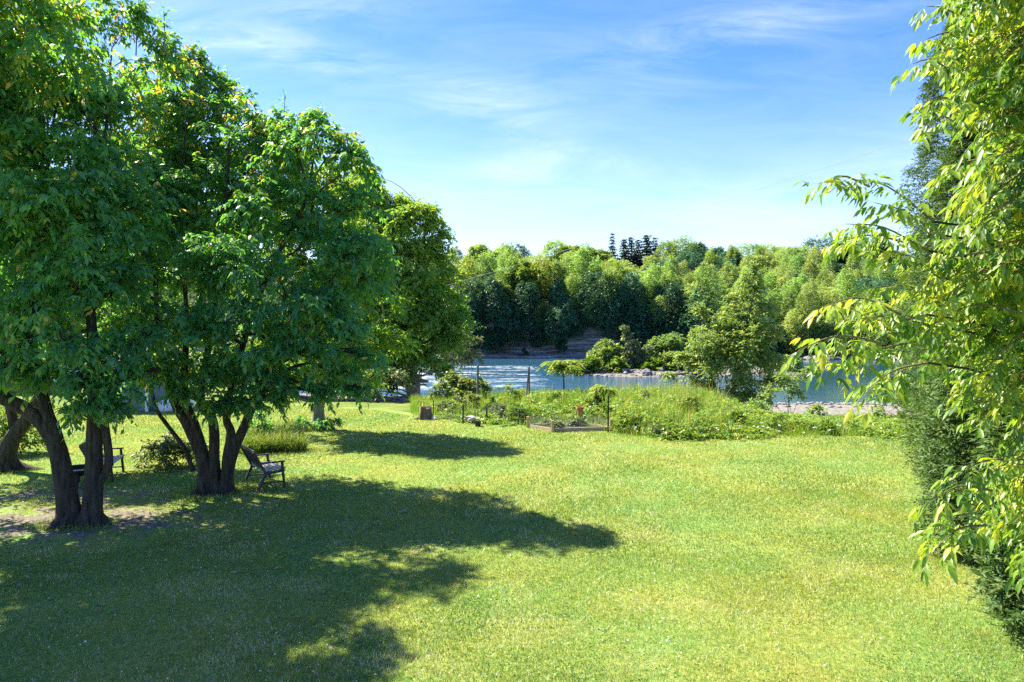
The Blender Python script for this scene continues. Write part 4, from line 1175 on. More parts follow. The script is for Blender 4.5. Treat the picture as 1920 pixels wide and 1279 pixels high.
water_bush(1482, 765, 41, [(1450, 738, 41, .7), (1480, 720, 41, .7), (1505, 705, 41, .5), (1520, 695, 41, .3), (1495, 745, 41, .7), (1440, 755, 41, .5), (1465, 705, 41, .35)], M['poplar_leaf'], 'leafy bush by the water just right of the poplar', 92)
for k_, (px_, py_, Y_, r_, mt_, lb_) in enumerate(((1265, 748, 39, .55, 'weed_leaf', 'low bush at the left foot of the poplar'), (1300, 758, 36, .6, 'shrub_leaf', 'bright bush in front of the poplar, left of its stem'), (1415, 766, 37, .65, 'forest_leaf', 'dark green bush in front of the poplar, right of its stem'), (1360, 765, 35, .5, 'pale_leaf', 'pale tuft in front of the poplar stem'), (1530, 775, 33, .4, 'weed_leaf', 'low bush at the near edge of the sand bar'))):
    water_bush(px_, py_ + 14, Y_, [(px_, py_, Y_, r_), (px_ - 14, py_ + 8, Y_, r_ * .8), (px_ + 15, py_ + 7, Y_, r_ * .8), (px_ + 4, py_ - 10, Y_, r_ * .5)], M[mt_], lb_, 320 + k_, L=.16, W=.08, dens=10)
water_bush(1690, 790, 29, [(1680, 755, 29, .5), (1660, 735, 29, .35), (1710, 740, 29, .5), (1730, 770, 28, .55), (1650, 775, 29, .35), (1695, 715, 29, .35), (1690, 785, 28, .5), (1745, 735, 29, .5)], M['shrub_leaf'], 'bright green bush at the far end of the cedar hedge', 93, L=.14, W=.08, dens=11)
water_bush(872, 690, 62, [(850, 668, 62, 1.3), (875, 650, 62, 1.2), (890, 668, 62, .9), (840, 645, 62, 1.2), (865, 625, 62, .7), (895, 640, 62, .5)], M['willow_leaf'], 'grey green willow bush left of the rapids', 94, name='willow_bush', L=.35, W=.1, dens=4)
water_bush(868, 758, 35, [(845, 722, 35, .72), (872, 715, 35, .72), (895, 725, 35, .64), (858, 738, 34.5, .64), (880, 745, 34.3, .56), (912, 735, 35, .4), (832, 735, 35, .64)], M['pink_shrub_leaf'], 'flowering shrub with yellow and pinkish tips by the left pole', 95, name='flowering_shrub', L=.18, W=.11, dens=11)
water_bush(1190, 702, 102, [(1190, 690, 102, 1.5), (1200, 668, 102, 1.5), (1185, 650, 102, 1.2), (1175, 630, 102, .8), (1172, 615, 102, .5), (1212, 655, 102, .9), (1170, 672, 102, 1.1)], M['willow_leaf'], 'ragged grey green tree on the midstream gravel bar', 96, name='willow_tree', cat='tree', L=.5, W=.22, dens=2.2, crown='crown', stemname='trunk',
           trunks=[([at(1195, 700, 102), at(1188, 660, 102), at(1172, 608, 102)], [.22, .15, .05]), ([at(1198, 700, 102), at(1207, 670, 102), at(1212, 650, 102)], [.16, .1, .04])], barkmat=M['far_bark'])
for k, (px, py, Y, r, mat, lab) in enumerate(((1135, 668, 103, 1.7, 'poplar_leaf', 'tallest rounded bush left of the ragged tree on the gravel bar'), (1110, 685, 100, 1.2, 'shrub_leaf', 'low bright bush at the left tip of the bar vegetation'), (1160, 688, 99, 1.1, 'shrub_leaf', 'low bright bush below the ragged tree'),
                                              (1225, 692, 100, 1.4, 'shrub_leaf', 'low yellowish bush right of the ragged tree'), (1248, 655, 106, 2.3, 'forest_leaf', 'large dark green bush behind the poplar edge on the bar'), (1262, 685, 101, 1.6, 'poplar_leaf', 'leafy bush where the bar passes behind the poplar'),
                                              (1085, 692, 98, .7, 'pale_leaf', 'small pale tuft at the water end of the bar'), (1480, 690, 104, 1.5, 'forest_leaf', 'bush on the bar right of the poplar'))):
    water_bush(px, py + 15, Y, [(px, py - 4, Y, r * 1.25), (px - 14, py + 4, Y, r), (px - 8, py + 6, Y, r * .8), (px + 9, py + 5, Y - .5, r * .8), (px, py + 12, Y - 1, r * .8), (px + 3, py - 8, Y, r * .6)], M[mat], lab, 110 + k, name='bar_bush', L=.40, W=.22, dens=3)

# sumac saplings: thin stems with a flat umbrella of compound leaves
def sumac(base, H, R, seed, label):
    rng = np.random.default_rng(seed)
    root = thing('sumac_tree', label, 'tree', base)
    parts = [tube(*smooth_path([np.array([0, 0, -.1]), np.array([.04, 0, H * .5]), np.array([0, 0, H])], [.045, .04, .02], 10), 6)]
    LP, LD, LL, LT = [], [], [], []
    tips = [np.array([0, 0, H])]
    for k in range(6):
        a = k * 1.05 + rng.uniform(-.2, .2); r = R * rng.uniform(.3, .6)
        e = np.array([math.cos(a) * r, math.sin(a) * r, H + rng.uniform(-.15, .22) * R]); s = np.array([0, 0, H * .80])
        parts.append(tube(*smooth_path([s, (s + e) / 2 - [0, 0, .05], e], [.02, .016, .01], 6), 5, wob=0)); tips.append(e)
    for e in tips:
        for k in range(13):
            a = rng.uniform(0, 6.28); d = nrm(np.array([math.cos(a), math.sin(a), rng.uniform(-.1, .7)]))
            ln = R * rng.uniform(.4, .62)
            tone = rng.uniform(.2, .9)
            for q in np.linspace(.15, 1, 8):
                p = e + d * ln * q - np.array([0, 0, .65 * ln * q * q])
                s2 = nrm(np.cross(d, [0, 0, 1.0]))
                for sg in (-1, 1):
                    LP.append(p); LD.append(nrm(d * .5 + s2 * sg * .8 - np.array([0, 0, .45]))); LL.append(.24 * R * rng.uniform(.8, 1.1)); LT.append(tone)
    tv, tf = join(parts); mesh_np('trunk', tv, tf, M['bark'], root, smooth=True)
    LP, LD, LL, LT = map(np.array, (LP, LD, LL, LT))
    V, F, T = leaf_quads(LP, LD, LL, LL * .3, LT, rng); mesh_np('crown', V, F, M['sumac_leaf'], root, tint=T)


x = X_at(1056, 37); z = float(height(x, 37))
sumac((x, 37, z), at(0, 684, 37)[2] - z, 1.2, 121, 'umbrella shaped sumac on a thin stem in front of the blue water')
x = X_at(1131, 29)
sumac((x, 29, 0), at(0, 730, 29)[2], .72, 122, 'smaller pale sumac sapling right above the raised bed')

# ------------------------------------------------------------------ shrubs and clumps under the left trees
p = gat(312, 880)
bush('variegated_shrub', 'rounded pale edged shrub behind the dark multi stemmed trunk', 'bush', p, [(p[0] - .35, p[1] + .1, .38, .42), (p[0] + .2, p[1], .42, .45), (p[0] + .6, p[1] + .2, .38, .4), (p[0], p[1] + .5, .5, .45), (p[0] - .6, p[1] + .2, .25, .3), (p[0] + .3, p[1] - .3, .2, .3)], M['pale_leaf'], 131, L=.14, W=.05, dens=26, twig=.25)
p = gat(28, 856)
bush('garden_shrub', 'sunlit small leaved shrub beside the leaning black trunk', 'bush', p, [(p[0] - .5, p[1] + .3, .8, .8), (p[0] + .35, p[1] + .3, .7, .7), (p[0] + .7, p[1], .4, .4), (p[0] - .2, p[1], .4, .6), (p[0], p[1] + .5, 1.3, .6), (p[0] - 1.2, p[1] + .4, .9, .9)], M['shrub_leaf'], 132, L=.1, W=.05, dens=20)
p = gat(600, 806)
bush('trunk_shoots', 'leafy suckers sprouting round the pale trunk', 'bush', p + np.array([.1, -.5, 0]), [(p[0] + .25, p[1] - .5, .25, .32), (p[0] - .35, p[1] - .45, .25, .3), (p[0] + .55, p[1] - .3, .4, .28), (p[0] - .7, p[1] - .2, .3, .25)], M['maple_leaf'], 133, L=.15, W=.06, dens=22, droop=.5)
p = gat(484, 830)
bush('garden_sapling', 'thin leafy sapling between the multi stemmed trunk and the lily bed', 'bush', p, [(p[0], p[1], .9, .28), (p[0] + .25, p[1], .6, .28), (p[0] - .2, p[1], .5, .3), (p[0] + .15, p[1], 1.2, .2), (p[0] + .35, p[1], .3, .25)], M['maple_leaf'], 134, L=.14, W=.05, dens=16, droop=.5)


def lily(base, rx, ry, n, hh, seed, label, group=None):
    rng = np.random.default_rng(seed)
    root = thing('lily_clump', label, 'plant', base, group=group)
    a = rng.uniform(0, 6.28, n); r = np.sqrt(rng.uniform(0, 1, n))
    P = np.stack([np.cos(a) * rx * r, np.sin(a) * ry * r, np.zeros(n)], 1)
    V, F, T = blades(P, hh * rng.uniform(.7, 1.3, n), np.full(n, .028), np.abs(rng.normal(.8, .4, n)), rng.beta(2, 1.6, n), rng, seg=5)
    mesh_np('leaves', V, F, M['lily_leaf'], root, tint=T)


for px, py, rx, ry, n, lab in ((475, 850, .42, .35, 420, 'arching pale green leaf clump just behind the bench back'), (512, 846, .48, .4, 560, 'largest clump of arching strap leaves in the lily bed'), (548, 846, .4, .35, 420, 'right end clump of arching strap leaves in the lily bed'), (500, 826, .6, .4, 460, 'arching leaf clump at the back of the lily bed'), (542, 822, .5, .4, 400, 'rearmost right clump in the lily bed')):
    lily(gat(px, py), rx, ry, n, .62, int(px), lab, 'clumps in the lily bed')

# ------------------------------------------------------------------ meadow between the lawn and the river bank
rng = np.random.default_rng(141)


def meadow_top(x, y):
    px = 960 + FPX * x / y
    return np.interp(px, [760, 840, 900, 1000, 1130, 1200, 1300, 1400, 1480, 1560, 1640, 1760], [.55, .6, .7, .85, 1.0, 1.15, 1.05, .8, .7, .62, .42, .5])


n = 95000
P = np.stack([rng.uniform(-8, 22, n), 22 + 25 * rng.uniform(0, 1, n) ** 1.5, np.zeros(n)], 1)
px = 960 + FPX * P[:, 0] / P[:, 1]
edge = lawn_edge(P[:, 0])
garden = (px < 1155) & (P[:, 1] < 28.3)
k = (P[:, 1] > edge - .05 + .7 * vnoise(P[:, 0] * 1.3, P[:, 0] * 0)) & (px > 770) & (px < 1800) & ~(garden & (rng.uniform(0, 1, n) < .6))
P = P[k]; n = len(P); px = px[k]
P[:, 2] = height(P[:, 0], P[:, 1]) - .02
ramp_in = sstep(-.1, 1.6, P[:, 1] - lawn_edge(P[:, 0]))
patch = fbm(P[:, 0] * .7, P[:, 1] * .7)
H = meadow_top(P[:, 0], P[:, 1]) * (.35 + .65 * ramp_in) * rng.uniform(.45, 1.1, n) * (.6 + .8 * patch)
H *= np.where((px < 1155) & (P[:, 1] < 28.5), .6, 1)
H *= 1 - .85 * sstep(1330, 1440, px) * sstep(24.8, 27.5, P[:, 1])
tt = .25 + .45 * fbm(P[:, 0] * .5 + 7, P[:, 1] * .5) + rng.normal(0, .15, n)
tall = (rng.uniform(0, 1, n) < .07 * sstep(1120, 1200, px) * sstep(1420, 1300, px) + .02)
tt = np.where(tall, rng.uniform(.82, 1, n), np.clip(tt, 0, .85)); H = np.where(tall, H * 1.3, H)
V, F, T = blades(P, H, rng.uniform(.012, .03, n), np.abs(rng.normal(.32, .3, n)), tt, rng, seg=3)
tag(mesh_np('meadow_grass', V, F, M['meadow_blade'], tint=T), 'tall wild grass between the lawn and the river', 'grass', kind='stuff')

# leafy weeds in drifts
n = 3600
C = np.stack([rng.uniform(-6, 20, n), 22.3 + 22 * rng.uniform(0, 1, n) ** 1.6, np.zeros(n)], 1)
px = 960 + FPX * C[:, 0] / C[:, 1]
k = (C[:, 1] > lawn_edge(C[:, 0]) + .1) & (px > 790) & (px < 1790) & (fbm(C[:, 0] * .5 + 5, C[:, 1] * .5 + 2) > .44) & ~((px < 1160) & (px > 975) & (C[:, 1] < 27.3))
C = C[k]; n = len(C)
hh = meadow_top(C[:, 0], C[:, 1]) * (1 - .8 * sstep(1330, 1440, px[k]) * sstep(24.8, 27.5, C[:, 1])) * np.where(px[k] < 985, .55, 1) * rng.uniform(.3, .95, n) * (.3 + .7 * sstep(-.1, 1.5, C[:, 1] - lawn_edge(C[:, 0])))
sp_n = 16
P = np.repeat(C, sp_n, 0); D = sph(n * sp_n, rng); D[:, 2] = np.abs(D[:, 2]) * .6 + .1
P = P + rng.normal(0, .16, P.shape) * np.array([1, 1, 0]); P[:, 2] = height(P[:, 0], P[:, 1]) + np.repeat(hh, sp_n) * rng.uniform(.15, 1, n * sp_n)
V, F, T = leaves_from_sprays(P, nrm(D), rng, per=6, twig=.22, L=.13, W=.065, droop=.3)
tag(mesh_np('meadow_weeds', V, F, M['weed_leaf'], tint=T), 'broad leaved weeds mixed through the meadow edge', 'weeds', kind='stuff')

# white umbels along the lawn edge
n = 110
x = np.concatenate([rng.uniform(4.2, 6.8, 75), rng.uniform(6.8, 12, 35)]); y = lawn_edge(x) + rng.uniform(-.1, 1.4, n) + .3
P = np.stack([x, y, rng.uniform(.12, .4, n)], 1)
V, F, T = leaves_from_sprays(P, nrm(rng.normal(0, 1, (n, 3)) * [1, 1, .2] + [0, 0, .6]), rng, per=6, twig=.10, L=.06, W=.05, droop=0)
tag(mesh_np('white_flowers', V, F, M['flower'], tint=T), 'tiny white flowers along the edge of the mown lawn', 'flowers', kind='stuff')

# separate plants standing out of the meadow
for k, (px, py, Y, w, h, mat, lab) in enumerate(((965, 790, 27.5, .7, .75, 'shrub_leaf', 'bushy bright plant left of the raised bed'), (1240, 822, 23.6, .38, .45, 'willow_leaf', 'grey green plant poking out at the lawn edge'), (1170, 808, 25, .6, .7, 'shrub_leaf', 'leafy green bush just right of the raised bed post'),
                                                 (1550, 818, 24.3, .38, .4, 'shrub_leaf', 'dark green tussock at the right end of the tall grass'), (1090, 770, 29, .9, .7, 'weed_leaf', 'broad leafy plant behind the raised bed'), (1000, 765, 30.5, .6, .9, 'weed_leaf', 'tall feathery plant by the double pole'),
                                                 (1620, 805, 25.5, .5, .35, 'weed_leaf', 'low yellow green plant beyond the tussock'), (845, 772, 29.6, .5, .6, 'weed_leaf', 'yellowish plant inside the wire fence'), (960, 745, 33, .55, 1.1, 'meadow_blade', 'tall soft plume of pale grass left of the double pole'))):
    x = X_at(px, Y); zg = float(height(x, Y))
    rg = np.random.default_rng(150 + k)
    bl = [(x + rg.normal(0, w * .3), Y + rg.normal(0, w * .25), zg + h * rg.uniform(.3, .8), w * .45) for _ in range(5)] + [(x, Y, zg + h * .35, w * .55)]
    bush('meadow_plant', lab, 'plant', (x, Y, zg), bl, M[mat], 160 + k, L=.13, W=.05, dens=22, twig=.22, droop=.2, crown='leaves')

for k, (px, py, Y, w, h, mat, lab) in enumerate(((832, 770, 30.0, .45, .8, 'pale_leaf', 'pale feathery plant at the left end of the wire fence'), (862, 765, 30.4, .5, .7, 'willow_leaf', 'grey green plant behind the left stake'), (890, 768, 29.8, .35, .9, 'pink_shrub_leaf', 'plant with reddish stalks behind the black pot'), (918, 770, 29.2, .5, .8, 'shrub_leaf', 'yellow green plant behind the thick fence post'),
                                                 (938, 785, 28.2, .45, .6, 'willow_leaf', 'greyish plant between the fence post and the bushy plant'), (1035, 760, 31, .5, .8, 'shrub_leaf', 'bright plant behind the front corner of the raised bed'), (1120, 770, 29, .5, .8, 'pale_leaf', 'pale green plant under the sumac sapling'), (1200, 770, 28, .6, 1.1, 'pale_leaf', 'tall pale seeding plant right of the dark stake'), (1290, 775, 27, .5, 1.0, 'pink_shrub_leaf', 'tall weed with pinkish tops in the meadow'), (1380, 800, 25, .45, .7, 'shrub_leaf', 'leafy weed at the middle of the meadow edge'), (1455, 805, 24.8, .4, .6, 'weed_leaf', 'yellowish weed toward the right of the meadow edge'))):
    x = X_at(px, Y); zg = float(height(x, Y)); rg = np.random.default_rng(350 + k)
    bl = [(x + rg.normal(0, w * .35), Y + rg.normal(0, w * .25), zg + h * rg.uniform(.2, 1.0), w * rg.uniform(.2, .42)) for _ in range(7)] + [(x, Y, zg + h * .3, w * .5)]
    bush('meadow_plant', lab, 'plant', (x, Y, zg), bl, M[mat], 360 + k, L=.12, W=.045, dens=20, twig=.24, droop=.1, crown='leaves', stems=9)

# ------------------------------------------------------------------ poles, rail and garden
def pole(px, ytop, Y, r, label, lean=0.0, name='pole', group=None):
    x = X_at(px, Y); zg = float(height(x, Y))
    top = at(px, ytop, Y)[2]
    t = thing(name, label, 'pole', (x, Y, zg), group=group)
    mb = MB(); mb.tube(*smooth_path([(0, 0, -.3), (lean * .5, 0, (top - zg) * .5), (lean, 0, top - zg)], [r * 1.05, r, r * .92], 7), 9)
    mb.build('shaft', M['post_wood'], t, smooth=True)
    mb = MB(); mb.lathe([(r * .93, 0), (r * .9, .02), (r * .5, .045), (0.001, .05)], 9, (lean, 0, top - zg)); mb.build('cap', M['wire_dark'], t)
    return np.array([x + lean, Y, top])


p1 = pole(896, 686, 32, .055, 'weathered pole standing alone in the garden left of the double poles', group='garden poles')
p2 = pole(992, 689, 32.5, .05, 'upright pole of the pair behind the raised bed', group='garden poles')
p3 = pole(985, 691, 32.2, .035, 'thin brace leaning on the upright pole of the pair', lean=.16, group='garden poles')
ta = p1 - [0, 0, .38]; tb = p2 - [0, 0, .38]; tc = ta + (ta - tb) * 1.15
mb = MB(); mb.tube([tc, (tc + ta) / 2 - [0, 0, .01], ta, (ta + tb) / 2 - [0, 0, .02], tb], [.022] * 5, 5)
tag(mb.build('trellis_wire', M['wire_dark'], None), 'taut horizontal wire strung between the garden poles', 'wire')

# wire garden fence: stakes and thin mesh
fa = [gat(812, 784), gat(868, 794), gat(912, 792, 0), gat(985, 800)]
fr = thing('wire_fence', 'low wire mesh garden fence on thin stakes', 'fence', fa[0])
o = fa[0]
for a, b in zip(fa[:-1], fa[1:]):
    n = max(2, int(np.linalg.norm(b - a) / .75))
    for q in range(n):
        s = a + (b - a) * q / n - o
        mb = MB(); hgt = .75 + .25 * ((q * 7) % 3) / 2
        mb.bar(s + [0, 0, -.1], s + [0.02, 0, hgt], .034, .034); mb.build('stake', M['bed_wood'] if q % 2 else M['wire_dark'], fr)
mb = MB()
for a, b in zip(fa[:-1], fa[1:]):
    for hgt in (.12, .3, .48, .68):
        mb.bar(a - o + [0, 0, hgt], b - o + [0, 0, hgt], .007, .007)
    ln = np.linalg.norm(b - a)
    for u in np.arange(0, 1, .16 / ln):
        s = a + (b - a) * u - o
        mb.bar(s + [0, 0, .02], s + [0, 0, .7], .006, .006)
mb.build('wire_mesh', M['wire'], fr)
for px, py, hgt, lab in ((912, 793, .62, 'short thick grey fence post right of the black pot'), (1140, 812, 1.35, 'thin dark stake at the right corner of the raised bed'), (868, 796, .75, 'thin dark stake left of the black pot')):
    g = gat(px, py)
    t = thing('garden_stake', lab, 'stake', g, group='garden stakes')
    w = .075 if px == 912 else .05
    mb = MB(); mb.bar((0, 0, -.2), (.015, 0, hgt), w, w); mb.build('shaft', M['post_wood'] if px == 912 else M['black_metal'], t, bevel=.006)
    mb = MB(); mb.box((.015, 0, hgt + .008), (w * 1.15, w * 1.15, .016)); mb.build('cap', M['wire_dark'], t)

# raised bed
g0 = gat(990, 803); g1 = gat(1036, 811); g2 = gat(1146, 808)
bed = thing('raised_bed', 'low timber raised garden bed fenced with fine netting', 'garden bed', g1)
back = g0 + (g2 - g1) * 1.0
cr = [g0 - g1, g1 - g1, g2 - g1, back - g1]
for a, b in zip(cr, cr[1:] + cr[:1]):
    mb = MB(); u = nrm(b - a); mb.bar(a + u * .05 + [0, 0, .07], b - u * .05 + [0, 0, .07], .045, .17); mb.build('board', M['bed_wood'], bed, bevel=.006)
for q, c in enumerate(cr):
    mb = MB(); mb.bar(c + [0, 0, -.1], c + [0, 0, .44], .1, .1); mb.build('corner_post', M['fresh_wood'], bed, bevel=.008)
mb = MB(); mb.bar(cr[1] + [.09, .03, .40], cr[1] + [.42, -.03 + .1, .12], .07, .03); mb.build('brace', M['fresh_wood'], bed, bevel=.004)
mb = MB(); c = [cr[0] * .94 + cr[2] * .06, cr[1] * .94 + cr[3] * .06, cr[2] * .94 + cr[0] * .06, cr[3] * .94 + cr[1] * .06]
mb.add([p + [0, 0, .11] for p in c], [(0, 1, 2, 3)]); mb.build('soil', M['soil'], bed)
mb = MB()
for a, b in zip(cr, cr[1:] + cr[:1]):
    for hgt in np.arange(.2, .5, .05): mb.bar(a + [0, 0, hgt], b + [0, 0, hgt], .004, .004)
    ln = np.linalg.norm(b - a)
    for u in np.arange(0, 1, .06 / ln):
        s = a + (b - a) * u; mb.bar(s + [0, 0, .15], s + [0, 0, .48], .0035, .0035)
mb.build('netting', M['wire'], bed)
rg = np.random.default_rng(170)
for k in range(7):
    uu, vv = rg.uniform(.15, .9), rg.uniform(.15, .85)
    q = g1 + (g0 - g1) * vv + (g2 - g1) * uu
    bush('vegetable_plant', 'pale leafy seedling growing in the netted raised bed', 'plant', (q[0], q[1], .1), [(q[0], q[1], .24, .16), (q[0] + .12, q[1], .2, .13), (q[0] - .1, q[1] + .05, .2, .13)], M['pale_leaf'], 171 + k, L=.11, W=.06, dens=40, group='seedlings in the raised bed', stems=3, crown='leaves')

# pots, sack, stump
g = gat(896, 801)
pt = thing('plant_pot', 'small black plastic pot left on the grass by the fence', 'pot', g)
mb = MB(); mb.lathe([(.001, .01), (.085, .01), (.095, .0), (.12, .2), (.112, .2), (.09, .03)], 24); mb.build('body', M['black_plastic'], pt, smooth=False)
mb = MB(); mb.lathe([(.118, .185), (.13, .185), (.133, .215), (.120, .218), (.117, .2)], 24); mb.build('rim', M['black_plastic'], pt)
g = gat(1092, 800)
pt = thing('flower_pot', 'orange terracotta pot among the plants behind the raised bed', 'pot', g + np.array([0, .9, 0]))
mb = MB(); mb.lathe([(.001, .3), (.09, .3), (.14, .62), (.125, .62), (.08, .33)], 22); mb.build('body', M['terracotta'], pt)
mb = MB(); mb.lathe([(.138, .58), (.158, .58), (.16, .66), (.14, .662), (.125, .6)], 22); mb.build('rim', M['terracotta'], pt)
mb = MB(); mb.bar((0, 0, -.1), (0, 0, .31), .07, .07); mb.build('support_post', M['post_wood'], pt)


def lump(name, label, cat, c, s, mat, seed, rough=.25, kind=None, group=None, n=18):
    rg = np.random.default_rng(seed)
    th = np.linspace(0, math.pi, n); ph = np.linspace(0, 2 * math.pi, n * 2, endpoint=False)
    TH, PH = np.meshgrid(th, ph, indexing='ij')
    d = np.stack([np.sin(TH) * np.cos(PH), np.sin(TH) * np.sin(PH), np.cos(TH)], -1)
    k = rg.normal(0, 1, (6, 3)) * 1.6; q = rg.uniform(0, 6.28, 6)
    f = 1 + rough * sum(np.sin(d @ k[i] * (1 + i * .5) + q[i]) / (1 + i * .6) for i in range(6)) * .5
    V = (d * f[..., None] * np.array(s)).reshape(-1, 3)
    m = n * 2
    F = [(i * m + j, (i + 1) * m + j, (i + 1) * m + (j + 1) % m, i * m + (j + 1) % m) for i in range(n - 1) for j in range(m)]
    o = mesh_np(name, V, F, mat, loc=c, smooth=True)
    return tag(o, label, cat, group, kind)


lump('sack', 'pale crumpled sack lying behind the black pot', 'sack', gat(885, 797) + np.array([-.05, .45, .16]), (.26, .2, .17), M['sack'], 181)
lump('pale_stone', 'pale stone on the grass beside the stump', 'stone', gat(814, 788) + np.array([0, 0, .06]), (.17, .13, .12), M['sack'], 182)
g = gat(797, 787)
st = thing('tree_stump', 'weathered brown stump at the lawn edge under the big tree', 'stump', g)
mb = MB(); mb.lathe([(.36, -.05), (.30, .12), (.25, .3), (.24, .5), (.22, .52), (.001, .5)], 18); o = mb.build('wood', M['stump'], st, smooth=True)
for v in o.data.vertices:
    a = math.atan2(v.co.y, v.co.x); v.co.x *= 1 + .13 * math.sin(3 * a + 1); v.co.y *= 1 + .12 * math.sin(5 * a); v.co.z *= 1 + .12 * math.sin(2 * a)
mb = MB()
for a in (.4, 2.0, 3.6, 5.2): mb.tube([(math.cos(a) * .2, math.sin(a) * .2, .1), (math.cos(a) * .38, math.sin(a) * .38, .03), (math.cos(a) * .52, math.sin(a) * .52, -.05)], [.08, .06, .03], 7)
mb.build('roots', M['stump'], st, smooth=True)

# ------------------------------------------------------------------ bench (front towards +x, length along y), copied once
def make_bench():
    t = thing('garden_bench', 'slatted wooden garden bench beside the multi stemmed trunk', 'bench', (-6.1, 16.35, .03), math.radians(36), 'garden benches')
    W = 1.15; dp = .52; h = .40
    for sy in (-1, 1):
        y = sy * W / 2
        mb = MB(); mb.bar((dp * .9, y, 0), (dp * .78, y, h + .2), .05, .055); mb.build('front_leg', M['bench_wood'], t, bevel=.006)
        mb = MB(); mb.bar((-.14, y, 0), (.04, y, h - .02), .05, .06).bar((.04, y, h - .04), (-.24, y, .9), .045, .05); mb.build('back_leg', M['bench_wood'], t, bevel=.006)
        mb = MB(); mb.bar((-.12, y, h + .22), (dp * .9, y, h + .22), .075, .03); mb.build('armrest', M['bench_wood'], t, bevel=.006)
        mb = MB(); mb.bar((.0, y * .93, h - .045), (dp * .92, y * .93, h), .035, .06).bar((-.03, y * .96, .14), (dp * .85, y * .96, .14), .03, .03); mb.build('side_rail', M['bench_wood'], t)
    for k in range(5):
        x = .05 + k * .105
        mb = MB(); mb.box((x, 0, h + .005 + x * .09), (.085, W - .06, .024)); mb.build('seat_slat', M['slat_wood'], t, bevel=.004)
    mb = MB(); mb.bar((-.235, -W / 2, .9), (-.235, W / 2, .9), .04, .07).bar((-.005, -W / 2, h + .09), (-.005, W / 2, h + .09), .035, .06); mb.build('back_rail', M['bench_wood'], t, bevel=.006)
    for k in range(15):
        y = -W / 2 + .08 + k * (W - .16) / 14
        mb = MB(); mb.bar((-.008, y, h + .11), (-.225, y, .88), .028, .016, up=(1, 0, 0)); mb.build('back_slat', M['bench_wood'], t)
    return t


bench = make_bench()
b2 = bench.copy(); COL.objects.link(b2)
b2.location = (-10.45, 17.2, .03); b2.rotation_euler = (0, 0, math.radians(18))
b2['label'] = 'wooden garden bench half hidden behind the two leaning trunks'
for ch in list(bench.children):
    c = ch.copy(); COL.objects.link(c); c.parent = b2

# fire bowl
g = gat(146, 912)
fb = thing('fire_bowl', 'dark metal fire bowl on legs seen between the two leaning trunks', 'fire bowl', g)
mb = MB(); mb.lathe([(.001, .24), (.18, .27), (.32, .37), (.36, .45), (.34, .45), (.3, .38), (.16, .3), (.001, .28)], 26); mb.build('bowl', M['black_metal'], fb, smooth=True)
mb = MB(); mb.lathe([(.355, .44), (.40, .44), (.40, .46), (.355, .462)], 26); mb.build('rim', M['wire'], fb)
for a in (.5, 2.07, 3.64, 5.21):
    mb = MB(); mb.bar((math.cos(a) * .3, math.sin(a) * .3, .36), (math.cos(a) * .34, math.sin(a) * .34, 0), .035, .035); mb.build('leg', M['black_metal'], fb)

# shed and covered mound far back on the left
sh = thing('garden_shed', 'blue grey boarded shed at the back of the lawn', 'shed', (-17.75, 32.2, 0))
mb = MB(); mb.box((0, 0, 1.15), (2.7, 3.0, 2.3))
for k in range(13): mb.box((0, -1.512, .14 + k * .17), (2.66, .022, .15))
mb.build('wall', M['shed_wall'], sh)
mb = MB(); mb.add([(-1.6, -1.8, 2.3), (1.6, -1.8, 2.3), (1.6, 1.8, 2.3), (-1.6, 1.8, 2.3), (-1.6, 0, 3.3), (1.6, 0, 3.3)], [(0, 1, 5, 4), (2, 3, 4, 5), (0, 4, 3), (1, 2, 5), (0, 3, 2, 1)]); mb.build('roof', M['roofing'], sh)
mb = MB()
for sx in (-1, 1): mb.box((sx * 1.35, -1.55, 1.15), (.12, .06, 2.3))
mb.build('corner_trim', M['white_paint'], sh)
lump('covered_mound', 'white covered heap beside the grey shed', 'heap', (-15.3, 31.0, .28), (.75, .5, .42), M['tarp'], 183, rough=.3)

# overhead wire crossing the river
q0 = at(700, 572, 150); q1 = at(2000, 165, 42)
pts = [q0 * (1 - t) + q1 * t - np.array([0, 0, 2.0]) * (4 * t * (1 - t)) * .35 for t in np.linspace(0, 1, 40)]
mb = MB(); mb.tube(pts, list(np.linspace(.034, .011, 40)), 5)
tag(mb.build('power_line', M['line_wire'], None), 'thin overhead wire slanting across the sky above the river', 'wire')

# ------------------------------------------------------------------ stones of the bar and the shores
rng = np.random.default_rng(191)
protos = [lump('boulder', 'grey boulder on the midstream gravel bar', 'rock', (0, 0, 0), (.9, .6, .45), M['stone'], 200 + k, rough=.45, group='boulders on the gravel bar', n=9) for k in range(4)]
used = set()
for k in range(46):
    px = rng.uniform(1040, 1500); Y = rng.uniform(92, 100)
    x = X_at(px, Y); z = float(height(x, Y))
    if z < -3.25: continue
    src = protos[k % 4]
    if k % 4 not in used: o = src; used.add(k % 4)
    else: o = src.copy(); COL.objects.link(o)
    s = rng.uniform(.35, 1.15)
    o.location = (x, Y, z + .1 * s); o.rotation_euler = (0, 0, rng.uniform(0, 6.28)); o.scale = (s, s, s)
for k in range(16):
    px = rng.uniform(1470, 1700); x = X_at(px, 146); Y = float(far_shore(x)) - rng.uniform(2, 6)
    o = protos[k % 4].copy(); COL.objects.link(o); s = rng.uniform(.8, 1.9)
    o.location = (X_at(px, Y), Y, -2.95 + .1 * s); o.rotation_euler = (0, 0, rng.uniform(0, 6.28)); o.scale = (s * 1.4, s, s)
    tag(o, 'grey boulder along the foot of the far right bank', 'rock', 'boulders under the far right bank')
